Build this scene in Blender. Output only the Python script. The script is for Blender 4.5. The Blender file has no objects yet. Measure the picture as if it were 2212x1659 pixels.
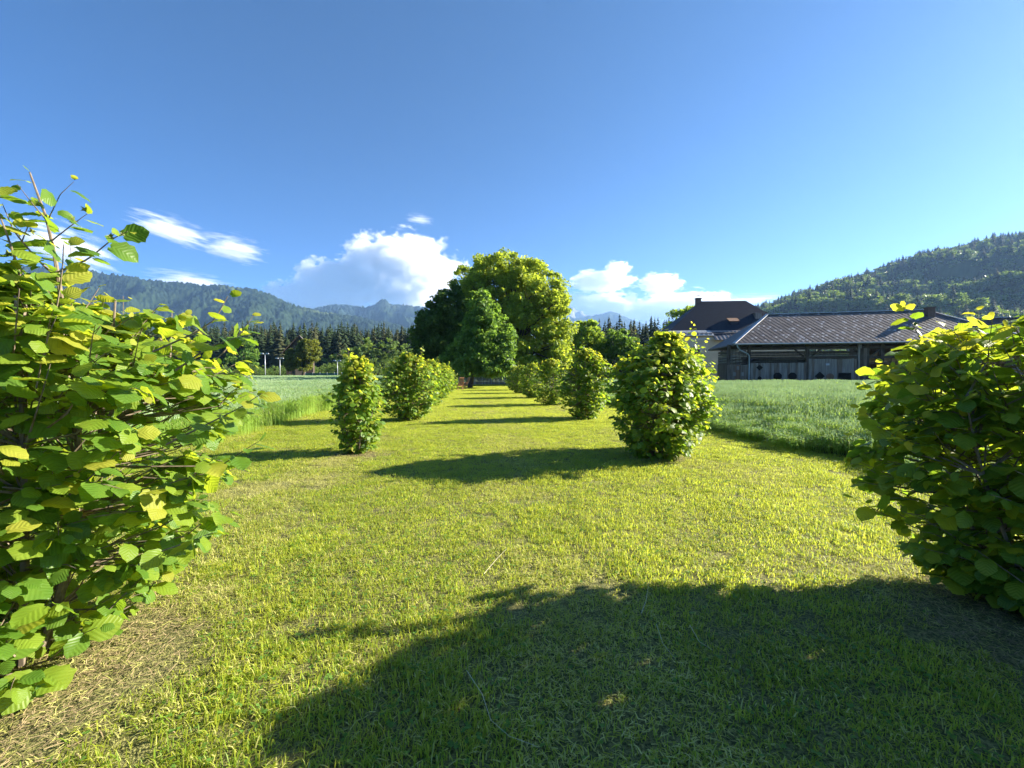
import bpy, math, random
import numpy as np
from mathutils import Vector, Matrix, noise as mnoise

sc = bpy.context.scene
COL = sc.collection

# ------------------------------------------------------------------ camera
F, CX, CY, CAMH = 900.0, 1106.0, 829.5, 1.6          # photograph measured on a 2212 x 1659 raster
YAW, PIT = math.atan(76 / 900), math.atan(24.5 / 900)
cam_d = bpy.data.cameras.new('camera')
cam_d.sensor_width = 36.0
cam_d.lens = 36.0 * F / 2212.0
cam_d.clip_start, cam_d.clip_end = 0.05, 60000.0
cam = bpy.data.objects.new('camera', cam_d)
cam.location = (0, 0, CAMH)
cam.rotation_euler = (math.pi / 2 - PIT, 0, -YAW)
COL.objects.link(cam)
sc.camera = cam

# ------------------------------------------------------------------ sky, sun, exposure
SUN_EL = math.radians(24.0)
SUN_H = np.array([0.983, 0.185])                      # horizontal direction towards the sun
SUN_AZ = math.atan2(SUN_H[0], SUN_H[1])               # clockwise from +Y
world = bpy.data.worlds.new('World')
sc.world = world
world.use_nodes = True
wn = world.node_tree
wn.nodes.clear()
w_out = wn.nodes.new('ShaderNodeOutputWorld')
w_bg = wn.nodes.new('ShaderNodeBackground')
w_sky = wn.nodes.new('ShaderNodeTexSky')
w_sky.sky_type = 'NISHITA'
w_sky.sun_disc = False
w_sky.sun_elevation = SUN_EL
w_sky.sun_rotation = SUN_AZ
w_sky.altitude = 600
w_sky.air_density = 0.42
w_sky.dust_density = 0.5
w_sky.ozone_density = 8.0
w_bg.inputs['Strength'].default_value = 0.05
w_hs = wn.nodes.new('ShaderNodeHueSaturation')               # the phone's colour rendering, same over the whole sky
w_hs.inputs['Saturation'].default_value = 1.12
w_hs.inputs['Hue'].default_value = 0.494
wn.links.new(w_sky.outputs[0], w_hs.inputs['Color'])
wn.links.new(w_hs.outputs[0], w_bg.inputs[0])
wn.links.new(w_bg.outputs[0], w_out.inputs[0])

sun_d = bpy.data.lights.new('sun', 'SUN')
sun_d.energy = 5.0
sun_d.angle = math.radians(0.55)
sun_d.color = (1.0, 0.90, 0.74)
sun = bpy.data.objects.new('sun', sun_d)
sdir = Vector((SUN_H[0] * math.cos(SUN_EL), SUN_H[1] * math.cos(SUN_EL), math.sin(SUN_EL)))
sun.rotation_euler = sdir.to_track_quat('Z', 'Y').to_euler()
sun.location = (30, 10, 30)
COL.objects.link(sun)

vs = sc.view_settings
vs.view_transform, vs.look, vs.gamma, vs.exposure = 'Standard', 'None', 1.0, 2.27
vs.use_curve_mapping = False
sc.render.engine = 'CYCLES'
cy = sc.cycles
cy.use_denoising = True
cy.max_bounces, cy.diffuse_bounces, cy.glossy_bounces = 7, 4, 2
cy.transmission_bounces, cy.transparent_max_bounces, cy.volume_bounces = 5, 8, 9
cy.caustics_reflective = cy.caustics_refractive = False
cy.volume_step_rate = 1.0
cy.volume_max_steps = 128

# ------------------------------------------------------------------ pixel -> place
def ray(x, y):
    u, v = (x - CX) / F, -(y - CY) / F
    a = np.array([u, math.cos(PIT) + v * math.sin(PIT), -math.sin(PIT) + v * math.cos(PIT)])
    c, s = math.cos(YAW), math.sin(YAW)
    return np.array([a[0] * c + a[1] * s, -a[0] * s + a[1] * c, a[2]])
def P(x, y, d):                                       # a point at axial distance d
    return np.array([0, 0, CAMH]) + ray(x, y) * d
def G(x, y, z=0.0):                                   # where the pixel meets the height z
    r = ray(x, y)
    return np.array([0, 0, CAMH]) + r * ((z - CAMH) / r[2])
def GB(x, d):                                         # ground point below column x at axial distance d
    p = P(x, 805, d)
    return np.array([p[0], p[1], 0.0])

# ------------------------------------------------------------------ helpers
def link(o, parent=None):
    COL.objects.link(o)
    if parent is not None:
        o.parent = parent
    return o
def tag(o, label=None, cat=None, group=None, kind=None):
    if label: o['label'] = label
    if cat: o['category'] = cat
    if group: o['group'] = group
    if kind: o['kind'] = kind
    return o
def empty(name, loc, rz=0.0):
    o = bpy.data.objects.new(name, None)
    o.empty_display_size = 0.2
    o.location = tuple(float(v) for v in loc)
    o.rotation_euler = (0, 0, rz)
    return link(o)
def mesh_np(name, V, faces, mats=None, mi=None, smooth=False, uv=None):
    """faces: list of int arrays (n,k); mi: material index per face in the same order"""
    me = bpy.data.meshes.new(name)
    V = np.asarray(V, dtype=np.float32)
    me.vertices.add(len(V))
    me.vertices.foreach_set('co', V.ravel())
    idx = np.concatenate([np.asarray(f, dtype=np.int32).ravel() for f in faces])
    cnt = np.concatenate([np.full(len(f), np.asarray(f).shape[1], dtype=np.int32) for f in faces])
    st = np.concatenate([[0], np.cumsum(cnt)[:-1]]).astype(np.int32)
    me.loops.add(len(idx))
    me.loops.foreach_set('vertex_index', idx)
    me.polygons.add(len(cnt))
    me.polygons.foreach_set('loop_start', st)
    me.polygons.foreach_set('loop_total', cnt)
    if mi is not None:
        me.polygons.foreach_set('material_index', np.asarray(mi, dtype=np.int32))
    if smooth:
        me.polygons.foreach_set('use_smooth', np.ones(len(cnt), dtype=bool))
    if uv is not None:
        l = me.uv_layers.new(name='uv')
        l.data.foreach_set('uv', np.asarray(uv, dtype=np.float32)[idx].ravel())
    for m in (mats if isinstance(mats, (list, tuple)) else [mats] if mats else []):
        me.materials.append(m)
    me.update(calc_edges=True)
    me.validate()
    return me
def obj(name, me, parent=None, loc=None):
    o = bpy.data.objects.new(name, me)
    if loc is not None:
        o.location = tuple(float(v) for v in loc)
    return link(o, parent)

class MB:
    """collects boxes, tubes and prisms, then becomes one mesh"""
    def __init__(s):
        s.v, s.f, s.n = [], [], 0
    def add(s, V, faces):
        V = np.asarray(V, float)
        s.v.append(V)
        for f in faces:
            s.f.append([i + s.n for i in f])
        s.n += len(V)
        return s
    def box(s, x0, x1, y0, y1, z0, z1):
        V = [(x, y, z) for z in (z0, z1) for y in (y0, y1) for x in (x0, x1)]
        return s.add(V, [(0, 2, 3, 1), (4, 5, 7, 6), (0, 1, 5, 4), (2, 6, 7, 3), (0, 4, 6, 2), (1, 3, 7, 5)])
    def obox(s, c, ax, ay, az):
        c, ax, ay, az = (np.asarray(q, float) for q in (c, ax, ay, az))
        V = [c + ax * i + ay * j + az * k for k in (-1, 1) for j in (-1, 1) for i in (-1, 1)]
        return s.add(V, [(0, 2, 3, 1), (4, 5, 7, 6), (0, 1, 5, 4), (2, 6, 7, 3), (0, 4, 6, 2), (1, 3, 7, 5)])
    def bar(s, a, b, w, h, up=(0, 0, 1)):
        a, b, up = np.asarray(a, float), np.asarray(b, float), np.asarray(up, float)
        d = b - a
        L = np.linalg.norm(d); d = d / L
        side = np.cross(d, up)
        if np.linalg.norm(side) < 1e-4: side = np.cross(d, (1, 0, 0))
        side /= np.linalg.norm(side)
        u = np.cross(side, d)
        return s.obox((a + b) / 2, d * L / 2, side * w / 2, u * h / 2)
    def tube(s, pts, rad, n=6, cap=True):
        pts = np.asarray(pts, float)
        k = len(pts)
        rad = np.broadcast_to(np.asarray(rad, float), (k,))
        tan = np.gradient(pts, axis=0)
        tan /= np.linalg.norm(tan, axis=1)[:, None] + 1e-12
        ref = np.array([0, 0, 1.0]) if abs(tan[0][2]) < 0.9 else np.array([1.0, 0, 0])
        V = []
        for i in range(k):
            a = np.cross(tan[i], ref); a /= np.linalg.norm(a) + 1e-12
            b = np.cross(tan[i], a)
            for j in range(n):
                t = 2 * math.pi * j / n
                V.append(pts[i] + rad[i] * (math.cos(t) * a + math.sin(t) * b))
        fs = [(i * n + j, i * n + (j + 1) % n, (i + 1) * n + (j + 1) % n, (i + 1) * n + j) for i in range(k - 1) for j in range(n)]
        if cap:
            fs += [tuple(range(n - 1, -1, -1)), tuple((k - 1) * n + j for j in range(n))]
        return s.add(V, fs)
    def prism(s, poly, off):
        poly = np.asarray(poly, float); off = np.asarray(off, float)
        n = len(poly)
        V = np.concatenate([poly, poly + off])
        return s.add(V, [tuple(range(n - 1, -1, -1)), tuple(range(n, 2 * n))] + [(i, (i + 1) % n, n + (i + 1) % n, n + i) for i in range(n)])
    def mesh(s, name, mat, smooth=False):
        me = bpy.data.meshes.new(name)
        me.from_pydata([tuple(v) for V in s.v for v in V], [], s.f)
        me.materials.append(mat)
        if smooth:
            me.polygons.foreach_set('use_smooth', np.ones(len(me.polygons), dtype=bool))
        me.update()
        return me
    def build(s, name, mat, parent=None, smooth=False):
        return obj(name, s.mesh(name, mat, smooth), parent)

# ------------------------------------------------------------------ materials
def new_mat(name):
    m = bpy.data.materials.new(name)
    m.use_nodes = True
    nt = m.node_tree
    nt.nodes.clear()
    return m, nt, nt.nodes.new('ShaderNodeOutputMaterial')
def N(nt, kind, **kw):
    n = nt.nodes.new('ShaderNode' + kind)
    for k, v in kw.items():
        if k in n.inputs: n.inputs[k].default_value = v
        else: setattr(n, k, v)
    return n
def noise_mix(nt, c1, c2, scale, lo=0.35, hi=0.65, coord='Object', detail=4, dist=None):
    """two colours mixed by a noise; returns colour socket and factor socket"""
    if coord == 'World':
        src = N(nt, 'NewGeometry').outputs['Position']
    else:
        src = N(nt, 'TexCoord').outputs[coord]
    if dist is not None:
        mp = N(nt, 'Mapping'); mp.inputs['Scale'].default_value = dist
        nt.links.new(src, mp.inputs['Vector']); src = mp.outputs[0]
    no = N(nt, 'TexNoise'); no.inputs['Scale'].default_value = scale; no.inputs['Detail'].default_value = detail
    nt.links.new(src, no.inputs['Vector'])
    mr = N(nt, 'MapRange'); mr.inputs[1].default_value = lo; mr.inputs[2].default_value = hi
    nt.links.new(no.outputs[0], mr.inputs[0])
    mx = N(nt, 'Mix', data_type='RGBA')
    for s_, c in ((6, c1), (7, c2)):
        if isinstance(c, bpy.types.NodeSocket): nt.links.new(c, mx.inputs[s_])
        else: mx.inputs[s_].default_value = (*c, 1)
    nt.links.new(mr.outputs[0], mx.inputs[0])
    return mx.outputs[2], mr.outputs[0], no.outputs[0]
def surf_mat(name, c1, c2, scale=4.0, rough=0.8, bump=0.3, bscale=None, dist=None, coord='Object', spec=0.3, metal=0.0, bdist=0.01):
    m, nt, out = new_mat(name)
    b = N(nt, 'BsdfPrincipled', Roughness=rough, Metallic=metal)
    b.inputs['Specular IOR Level'].default_value = spec
    col, fac, raw = noise_mix(nt, c1, c2, scale, coord=coord, dist=dist)
    nt.links.new(col, b.inputs['Base Color'])
    if bump:
        bp = N(nt, 'Bump', Strength=bump, Distance=bdist)
        if bscale:
            _, _, raw = noise_mix(nt, c1, c2, bscale, coord=coord, dist=dist)
        nt.links.new(raw, bp.inputs['Height'])
        nt.links.new(bp.outputs[0], b.inputs['Normal'])
    nt.links.new(b.outputs[0], out.inputs[0])
    return m
def leaf_mat(name, c1, c2, trans, tw=0.45, scale=3.0, rough=0.45, spec=0.25, veins=False, coord='World', rnd=0.0):
    """leaf: reflecting face plus light coming through; trans is the colour of the light let through"""
    m, nt, out = new_mat(name)
    b = N(nt, 'BsdfPrincipled', Roughness=rough)
    b.inputs['Specular IOR Level'].default_value = spec
    t = N(nt, 'BsdfTranslucent')
    col, fac, raw = noise_mix(nt, c1, c2, scale, coord=coord, detail=2)
    t1 = tuple(v * 0.72 for v in trans)
    tcol, _, _ = noise_mix(nt, t1, trans, scale * 1.7, coord=coord, detail=2)
    mx = N(nt, 'MixShader'); mx.inputs[0].default_value = tw
    if veins:
        uv = N(nt, 'UVMap')
        sp = N(nt, 'SeparateXYZ'); nt.links.new(uv.outputs[0], sp.inputs[0])
        ab = N(nt, 'Math', operation='ABSOLUTE'); nt.links.new(sp.outputs[0], ab.inputs[0])
        k = N(nt, 'Math', operation='MULTIPLY_ADD'); k.inputs[1].default_value = -0.75
        nt.links.new(ab.outputs[0], k.inputs[0]); nt.links.new(sp.outputs[1], k.inputs[2])
        s2 = N(nt, 'Math', operation='MULTIPLY'); s2.inputs[1].default_value = 40.0
        nt.links.new(k.outputs[0], s2.inputs[0])
        sn = N(nt, 'Math', operation='SINE'); nt.links.new(s2.outputs[0], sn.inputs[0])
        bp = N(nt, 'Bump', Strength=0.25, Distance=0.003)
        nt.links.new(sn.outputs[0], bp.inputs['Height'])
        nt.links.new(bp.outputs[0], b.inputs['Normal'])
        nt.links.new(bp.outputs[0], t.inputs['Normal'])
        # veins let less light through
        mr = N(nt, 'MapRange'); mr.inputs[1].default_value = 0.55; mr.inputs[2].default_value = 1.0
        mr.inputs[3].default_value = 1.0; mr.inputs[4].default_value = 0.80
        nt.links.new(sn.outputs[0], mr.inputs[0])
        vm = N(nt, 'VectorMath', operation='SCALE')
        nt.links.new(tcol, vm.inputs[0]); nt.links.new(mr.outputs[0], vm.inputs['Scale'])
        tcol = vm.outputs[0]
    nt.links.new(col, b.inputs['Base Color'])
    nt.links.new(tcol, t.inputs[0])
    nt.links.new(b.outputs[0], mx.inputs[1]); nt.links.new(t.outputs[0], mx.inputs[2])
    nt.links.new(mx.outputs[0], out.inputs[0])
    return m

R0 = np.random.default_rng(7)
def fbm(x, y, seed=0.0, oct=5, lac=2.0, gain=0.5):
    s, a = 0.0, 1.0
    for o in range(oct):
        s += a * mnoise.noise(Vector((x, y, seed + o * 7.3)))
        x *= lac; y *= lac; a *= gain
    return s
def smooth_path(a, b, bend, n=7):
    t = np.linspace(0, 1, n)[:, None]
    return a + (b - a) * t + bend * (4 * t * (1 - t))
def unit(v):
    return v / (np.linalg.norm(v, axis=-1, keepdims=True) + 1e-9)

# ------------------------------------------------------------------ ground and mountains
M_earth = surf_mat('meadow_ground', (0.075, 0.10, 0.028), (0.05, 0.075, 0.02), scale=0.02, rough=0.95, bump=0, coord='World')
def sheet(name, pts, z, mat, kind='structure'):
    V = [(p[0], p[1], z) for p in pts]
    me = bpy.data.meshes.new(name)
    me.from_pydata(V, [], [tuple(range(len(V)))])
    me.materials.append(mat)
    o = obj(name, me)
    o['kind'] = kind
    return o
GS = 8800
sheet('ground', [(-GS, -GS), (GS, -GS), (GS, GS), (-GS, GS)], 0.0, M_earth)

def forest_slope_mat(name, dark, light, meadow, sc1, clear_lo, clear_hi):
    m, nt, out = new_mat(name)
    b = N(nt, 'BsdfPrincipled', Roughness=1.0)
    b.inputs['Specular IOR Level'].default_value = 0.05
    col, _, _ = noise_mix(nt, dark, light, sc1, coord='World', detail=6, lo=0.3, hi=0.7)
    col2, _, _ = noise_mix(nt, col, meadow, sc1 * 0.12, coord='World', detail=3, lo=clear_lo, hi=clear_hi)
    nt.links.new(col2, b.inputs['Base Color'])
    nt.links.new(b.outputs[0], out.inputs[0])
    return m
M_forest1 = forest_slope_mat('forest_slope', (0.007, 0.016, 0.010), (0.026, 0.044, 0.020), (0.06, 0.085, 0.035), 0.03, 0.63, 0.68)
M_forest2 = forest_slope_mat('high_forest_slope', (0.008, 0.018, 0.012), (0.022, 0.038, 0.022), (0.045, 0.06, 0.035), 0.016, 0.62, 0.72)
M_rock = forest_slope_mat('rocky_slope', (0.09, 0.095, 0.10), (0.17, 0.17, 0.17), (0.45, 0.46, 0.48), 0.010, 0.66, 0.69)
M_hill = forest_slope_mat('hill_floor', (0.025, 0.045, 0.016), (0.045, 0.07, 0.022), (0.05, 0.08, 0.025), 0.05, 0.6, 0.7)

def mountain(name, prof, dist, foot, mat, rough, tree, seed, nx=420, nz=70, spur=0.25, fscale=0.0025):
    """prof: skyline as (column, row); dist: axial distance of the crest; foot: fraction of it where the slope starts"""
    px = np.array([p[0] for p in prof], float); py = np.array([p[1] for p in prof], float)
    xs = np.linspace(px[0], px[-1], nx)
    ys = np.interp(xs, px, py)
    V = np.zeros((nz + 12, nx, 3))
    for i in range(nx):
        top = P(xs[i], ys[i], dist)
        h = top[2]
        for k in range(nz + 12):
            t = k / (nz - 1)
            if t <= 1:
                d = dist * (foot + (1 - foot) * t)
                zz = h * (t ** 0.92)
            else:
                d = dist * (1 + (t - 1) * 1.2)
                zz = h * max(0, 1 - (t - 1) * 2.4)
            base = P(xs[i], 805, d)
            wx, wy = base[0], base[1]
            env = min(1, 4 * t * max(0, 1.02 - t)) if t <= 1 else 0
            rid = 1 - abs(fbm(wx * fscale, wy * fscale * 0.6, seed, 4)) * 2
            z = zz + h * spur * (rid - 0.6) * env + rough * fbm(wx * 0.012, wy * 0.012, seed + 3, 4) * min(1, t * 4)
            z += tree * (R0.random() ** 2)
            V[k, i] = (wx, wy, max(z, -5 if t > 0 else -0.5))
    n2 = nz + 12
    ii = np.arange(n2 * nx).reshape(n2, nx)
    q = np.stack([ii[:-1, :-1], ii[:-1, 1:], ii[1:, 1:], ii[1:, :-1]], -1).reshape(-1, 4)
    o = obj(name, mesh_np(name, V.reshape(-1, 3), [q], mat, smooth=False))
    o['kind'] = 'structure'
    return o
mountain('mountain_left', [(-900, 560), (-500, 540), (-200, 560), (0, 572), (110, 580), (190, 586), (250, 596), (320, 608), (420, 615), (500, 622), (545, 627), (580, 636), (610, 650),
          (640, 662), (690, 676), (760, 686), (840, 700), (940, 730), (1040, 780), (1090, 806)], 2600, 0.62, M_forest1, 7, 20, 3.1, nx=720, nz=90, spur=0.15)
mountain('mountain_middle', [(500, 700), (600, 690), (672, 672), (700, 664), (745, 660), (775, 664), (792, 667), (812, 660), (826, 651), (836, 653), (850, 659), (880, 660), (905, 665),
          (960, 662), (1010, 672), (1060, 690), (1120, 705), (1200, 720), (1300, 740), (1400, 770), (1460, 806)], 4200, 0.60, M_forest2, 10, 24, 8.4, nx=460, nz=80, spur=0.22)
mountain('mountain_rocky', [(1080, 720), (1150, 690), (1200, 672), (1228, 662), (1238, 664), (1250, 670), (1262, 678), (1285, 690), (1330, 710), (1400, 740), (1480, 806)], 7600, 0.82, M_rock, 60, 10, 1.7, nx=160, spur=0.3)
mountain('mountain_far', [(1000, 740), (1120, 705), (1200, 690), (1255, 684), (1285, 683), (1302, 678), (1318, 674), (1335, 677), (1352, 687), (1375, 697), (1430, 712), (1520, 745), (1600, 806)], 6400, 0.72, M_forest2, 16, 14, 5.2, nx=200, spur=0.25)
HILL = [(1480, 806), (1540, 738), (1590, 690), (1640, 668), (1700, 648), (1760, 630), (1830, 610), (1900, 588), (1980, 562), (2060, 545), (2130, 528), (2212, 515), (2320, 495), (2500, 480), (2800, 470), (3300, 480)]
hill = mountain('hill_right', HILL, 1050, 0.36, M_hill, 5, 0, 12.0, nx=200, nz=60, spur=0.16, fscale=0.004)
# ------------------------------------------------------------------ lawn, fields and what grows on them
M_lawn = surf_mat('lawn_soil', (0.055, 0.06, 0.018), (0.26, 0.25, 0.085), scale=75, rough=1.0, bump=0.8, bscale=120, coord='World', bdist=0.02)
M_field = surf_mat('field_soil', (0.07, 0.075, 0.03), (0.10, 0.09, 0.045), scale=2.0, rough=1.0, bump=0, coord='World')
LX, RX = -6.1, 6.6
def wob(y, s):
    return 0.35 * fbm(y * 0.25, 0.0, s, 3)
ysam = np.concatenate([np.linspace(-4, 20, 60), np.linspace(21, 57, 30)])
sheet('lawn', [(LX + wob(y, 1.0) - 0.2, y) for y in ysam] + [(RX + wob(y, 5.0) + 0.2, y) for y in ysam[::-1]], 0.008, M_lawn)
sheet('field', [(-130, -2), (LX + 0.2, -2), (LX + 0.2, 96), (-130, 96)], 0.004, M_field)
sheet('field', [(RX - 0.2, -2), (70, -2), (70, 36), (RX - 0.2, 36)], 0.004, M_field)

M_blade = leaf_mat('grass_blade', (0.26, 0.32, 0.030), (0.38, 0.42, 0.050), (0.78, 0.82, 0.08), tw=0.48, scale=0.9, rough=0.5, spec=0.3)
M_blade2 = leaf_mat('grass_blade_dark', (0.16, 0.27, 0.024), (0.24, 0.34, 0.034), (0.62, 0.76, 0.06), tw=0.48, scale=0.9, rough=0.5, spec=0.3)
M_straw = leaf_mat('dry_grass', (0.44, 0.44, 0.12), (0.58, 0.56, 0.19), (0.55, 0.55, 0.14), tw=0.3, scale=3, rough=0.7, spec=0.2)
M_clover = leaf_mat('clover_leaf', (0.09, 0.19, 0.03), (0.13, 0.24, 0.04), (0.34, 0.52, 0.06), tw=0.35, scale=5, rough=0.5)

def blades(rng, size, n, lmin, lmax, wid, lean, straw=0.12, segs=2, lie=0.1):
    """a patch of bent grass blades, (verts, tris, material index)"""
    V, T, MI = [], [], []
    b = rng.uniform(-size / 2, size / 2, (n, 2))
    for i in range(n):
        L = rng.uniform(lmin, lmax)
        a = rng.uniform(0, 2 * math.pi)
        d = np.array([math.cos(a), math.sin(a), 0.0])
        s = np.array([-d[1], d[0], 0]) * wid * rng.uniform(0.6, 1.3)
        le = rng.uniform(0.1, lean)
        flat = rng.random() < lie
        p0 = np.array([b[i, 0], b[i, 1], 0.0])
        if flat:
            p0[2] = rng.uniform(0.005, 0.45 * lmax)
            up = rng.uniform(-0.15, 0.3)
            p1 = p0 + d * L * 0.5 + np.array([0, 0, L * up])
            p2 = p0 + d * L * 1.0 + np.array([0, 0, L * up * 0.5])
        else:
            p1 = p0 + d * L * 0.42 * le + np.array([0, 0, L * 0.58])
            p2 = p0 + d * L * (0.55 * le + 0.5 * le * le) + np.array([0, 0, L * (1 - 0.35 * le)])
        k = len(V)
        if segs == 2:
            V += [p0 - s, p0 + s, p1 - s * 0.8, p1 + s * 0.8, p2]
            T += [(k, k + 1, k + 3), (k, k + 3, k + 2), (k + 2, k + 3, k + 4)]
        else:
            V += [p0 - s, p0 + s, p2]
            T += [(k, k + 1, k + 2)]
        r = rng.random()
        m = 2 if (flat and r < 0.42 + straw) or r < straw else (1 if r < 0.5 else 0)
        MI += [m] * (3 if segs == 2 else 1)
    return V, T, MI
def rosettes(rng, V, T, MI, size, n):
    for _ in range(n):
        c = np.array([*rng.uniform(-size / 2, size / 2, 2), rng.uniform(0.012, 0.04)])
        for q in range(rng.integers(3, 6)):
            a = rng.uniform(0, 6.28); L = rng.uniform(0.010, 0.022)
            d = np.array([math.cos(a), math.sin(a), rng.uniform(-.3, .5)]); s = np.array([-d[1], d[0], 0]) * L * 0.42
            k = len(V)
            V += [c, c + d * L * .55 - s, c + d * L, c + d * L * .55 + s]
            T += [(k, k + 1, k + 2), (k, k + 2, k + 3)]; MI += [3, 3]
def cereal(rng, size, n, h, wid, simple=False):
    """upright stalks with arching leaves and pale ears"""
    V, T, MI = [], [], []
    for _ in range(n):
        x, y = rng.uniform(-size / 2, size / 2, 2)
        H = h * rng.uniform(0.86, 1.06)
        a = rng.uniform(0, 6.28)
        s = np.array([math.cos(a), math.sin(a), 0]) * wid * 0.5
        p0 = np.array([x, y, 0.0]); tip = p0 + np.array([*rng.normal(0, 0.05, 2), H])
        k = len(V)
        V += [p0 - s, p0 + s, tip + s * .7, tip - s * .7]; T += [(k, k + 1, k + 2), (k, k + 2, k + 3)]; MI += [0, 0]
        for q in range(1 if simple else 3):
            t = rng.uniform(0.35, 0.92); b = p0 + (tip - p0) * t
            a2 = rng.uniform(0, 6.28); L = rng.uniform(0.16, 0.30)
            d = np.array([math.cos(a2), math.sin(a2), 0]); s2 = np.array([-d[1], d[0], 0]) * wid * 1.1
            m_ = b + d * L * .45 + np.array([0, 0, L * .5]); e = b + d * L + np.array([0, 0, L * rng.uniform(-.1, .45)])
            k = len(V)
            V += [b - s2 * .6, b + s2 * .6, m_ - s2, m_ + s2, e]; T += [(k, k + 1, k + 3), (k, k + 3, k + 2), (k + 2, k + 3, k + 4)]; MI += [0 if rng.random() < .8 else 1] * 3
        # ear
        bend = np.array([*rng.normal(0, 0.035, 2), rng.uniform(.08, .12)])
        ee = tip + bend
        for ang in (0, 1.57):
            s3 = np.array([math.cos(a + ang), math.sin(a + ang), 0]) * wid * 1.5
            mid = (tip + ee) / 2
            k = len(V)
            V += [tip, mid - s3, ee, mid + s3]; T += [(k, k + 1, k + 2), (k, k + 2, k + 3)]; MI += [2, 2]
    return V, T, MI

def patch(name, data, mats):
    V, T, MI = data
    return bpy.data.objects.new(name, mesh_np(name, np.array(V), [np.array(T)], mats, MI))
def instancer(name, sources, pts, rot, scl, idx, kind='stuff', label=None):
    """one mesh of points whose geometry nodes set a source patch on every point"""
    coll = bpy.data.collections.new(name + '_patches')
    for s_ in sources:
        coll.objects.link(s_)
    me = bpy.data.meshes.new(name)
    me.vertices.add(len(pts))
    me.vertices.foreach_set('co', np.asarray(pts, np.float32).ravel())
    for an, ty, arr in (('rot', 'FLOAT_VECTOR', rot), ('scl', 'FLOAT_VECTOR', scl)):
        at = me.attributes.new(an, ty, 'POINT')
        at.data.foreach_set('vector', np.asarray(arr, np.float32).ravel())
    at = me.attributes.new('idx', 'INT', 'POINT')
    at.data.foreach_set('value', np.asarray(idx, np.int32))
    o = obj(name, me)
    ng = bpy.data.node_groups.new(name + '_nodes', 'GeometryNodeTree')
    ng.interface.new_socket('Geometry', in_out='INPUT', socket_type='NodeSocketGeometry')
    ng.interface.new_socket('Geometry', in_out='OUTPUT', socket_type='NodeSocketGeometry')
    gi, go = ng.nodes.new('NodeGroupInput'), ng.nodes.new('NodeGroupOutput')
    ci = ng.nodes.new('GeometryNodeCollectionInfo')
    ci.inputs['Collection'].default_value = coll
    ci.inputs['Separate Children'].default_value = True
    ci.inputs['Reset Children'].default_value = True
    ip = ng.nodes.new('GeometryNodeInstanceOnPoints')
    ip.inputs['Pick Instance'].default_value = True
    def attr(n, t):
        a = ng.nodes.new('GeometryNodeInputNamedAttribute'); a.data_type = t
        a.inputs['Name'].default_value = n
        return a.outputs['Attribute']
    ng.links.new(gi.outputs[0], ip.inputs['Points'])
    ng.links.new(ci.outputs[0], ip.inputs['Instance'])
    ng.links.new(attr('idx', 'INT'), ip.inputs['Instance Index'])
    e2r = ng.nodes.new('FunctionNodeEulerToRotation')
    ng.links.new(attr('rot', 'FLOAT_VECTOR'), e2r.inputs[0])
    ng.links.new(e2r.outputs[0], ip.inputs['Rotation'])
    ng.links.new(attr('scl', 'FLOAT_VECTOR'), ip.inputs['Scale'])
    ng.links.new(ip.outputs[0], go.inputs[0])
    md = o.modifiers.new('scatter', 'NODES'); md.node_group = ng
    o['kind'] = kind
    if label: o['label'] = label
    return o

# mown grass: fine patches near, coarser ones far
rg = np.random.default_rng(11)
GM = [M_blade, M_blade2, M_straw, M_clover]
def gpatch(k, size, n, lmin, lmax, wid, segs, straw, lie, ros):
    d = blades(rg, size * 1.12, n, lmin, lmax, wid, 1.3, straw, segs, lie)
    if ros: rosettes(rg, *d, size, ros)
    return patch('grass_patch', d, GM)
near = [gpatch(k, 0.3, 390, 0.016, 0.048, 0.0024, 2, 0.08, 0.12, 9 if k % 2 else 4) for k in range(5)]
near += [gpatch(k, 0.3, 340, 0.02, 0.055, 0.0025, 2, 0.22, 0.45, 3) for k in range(2)]       # dry, clippings lying about
near += [gpatch(k, 0.3, 360, 0.024, 0.064, 0.0025, 2, 0.06, 0.16, 13) for k in range(2)]       # longer green tufts
near += [gpatch(9, 0.3, 360, 0.02, 0.06, 0.0018, 2, 0.72, 0.7, 0)]                             # scorched, nearly all straw
pts, rot, scl, idx = [], [], [], []
SOIL = [(-2.12, 2.25, 0.62, 1.15), (-2.3, 8.2, 0.5, 0.55), (3.4, 7.6, 0.6, 0.6), (3.35, 2.3, .75, .8)]
DRY = [G(705, 1040)[:2], G(530, 1062)[:2], G(600, 1050)[:2], G(720, 1005)[:2]]
def bare(x, y):
    return max([math.exp(-(((x - a) / rx) ** 2 + ((y - b) / ry) ** 2) * 1.2) for a, b, rx, ry in SOIL])
st = 0.235
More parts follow.
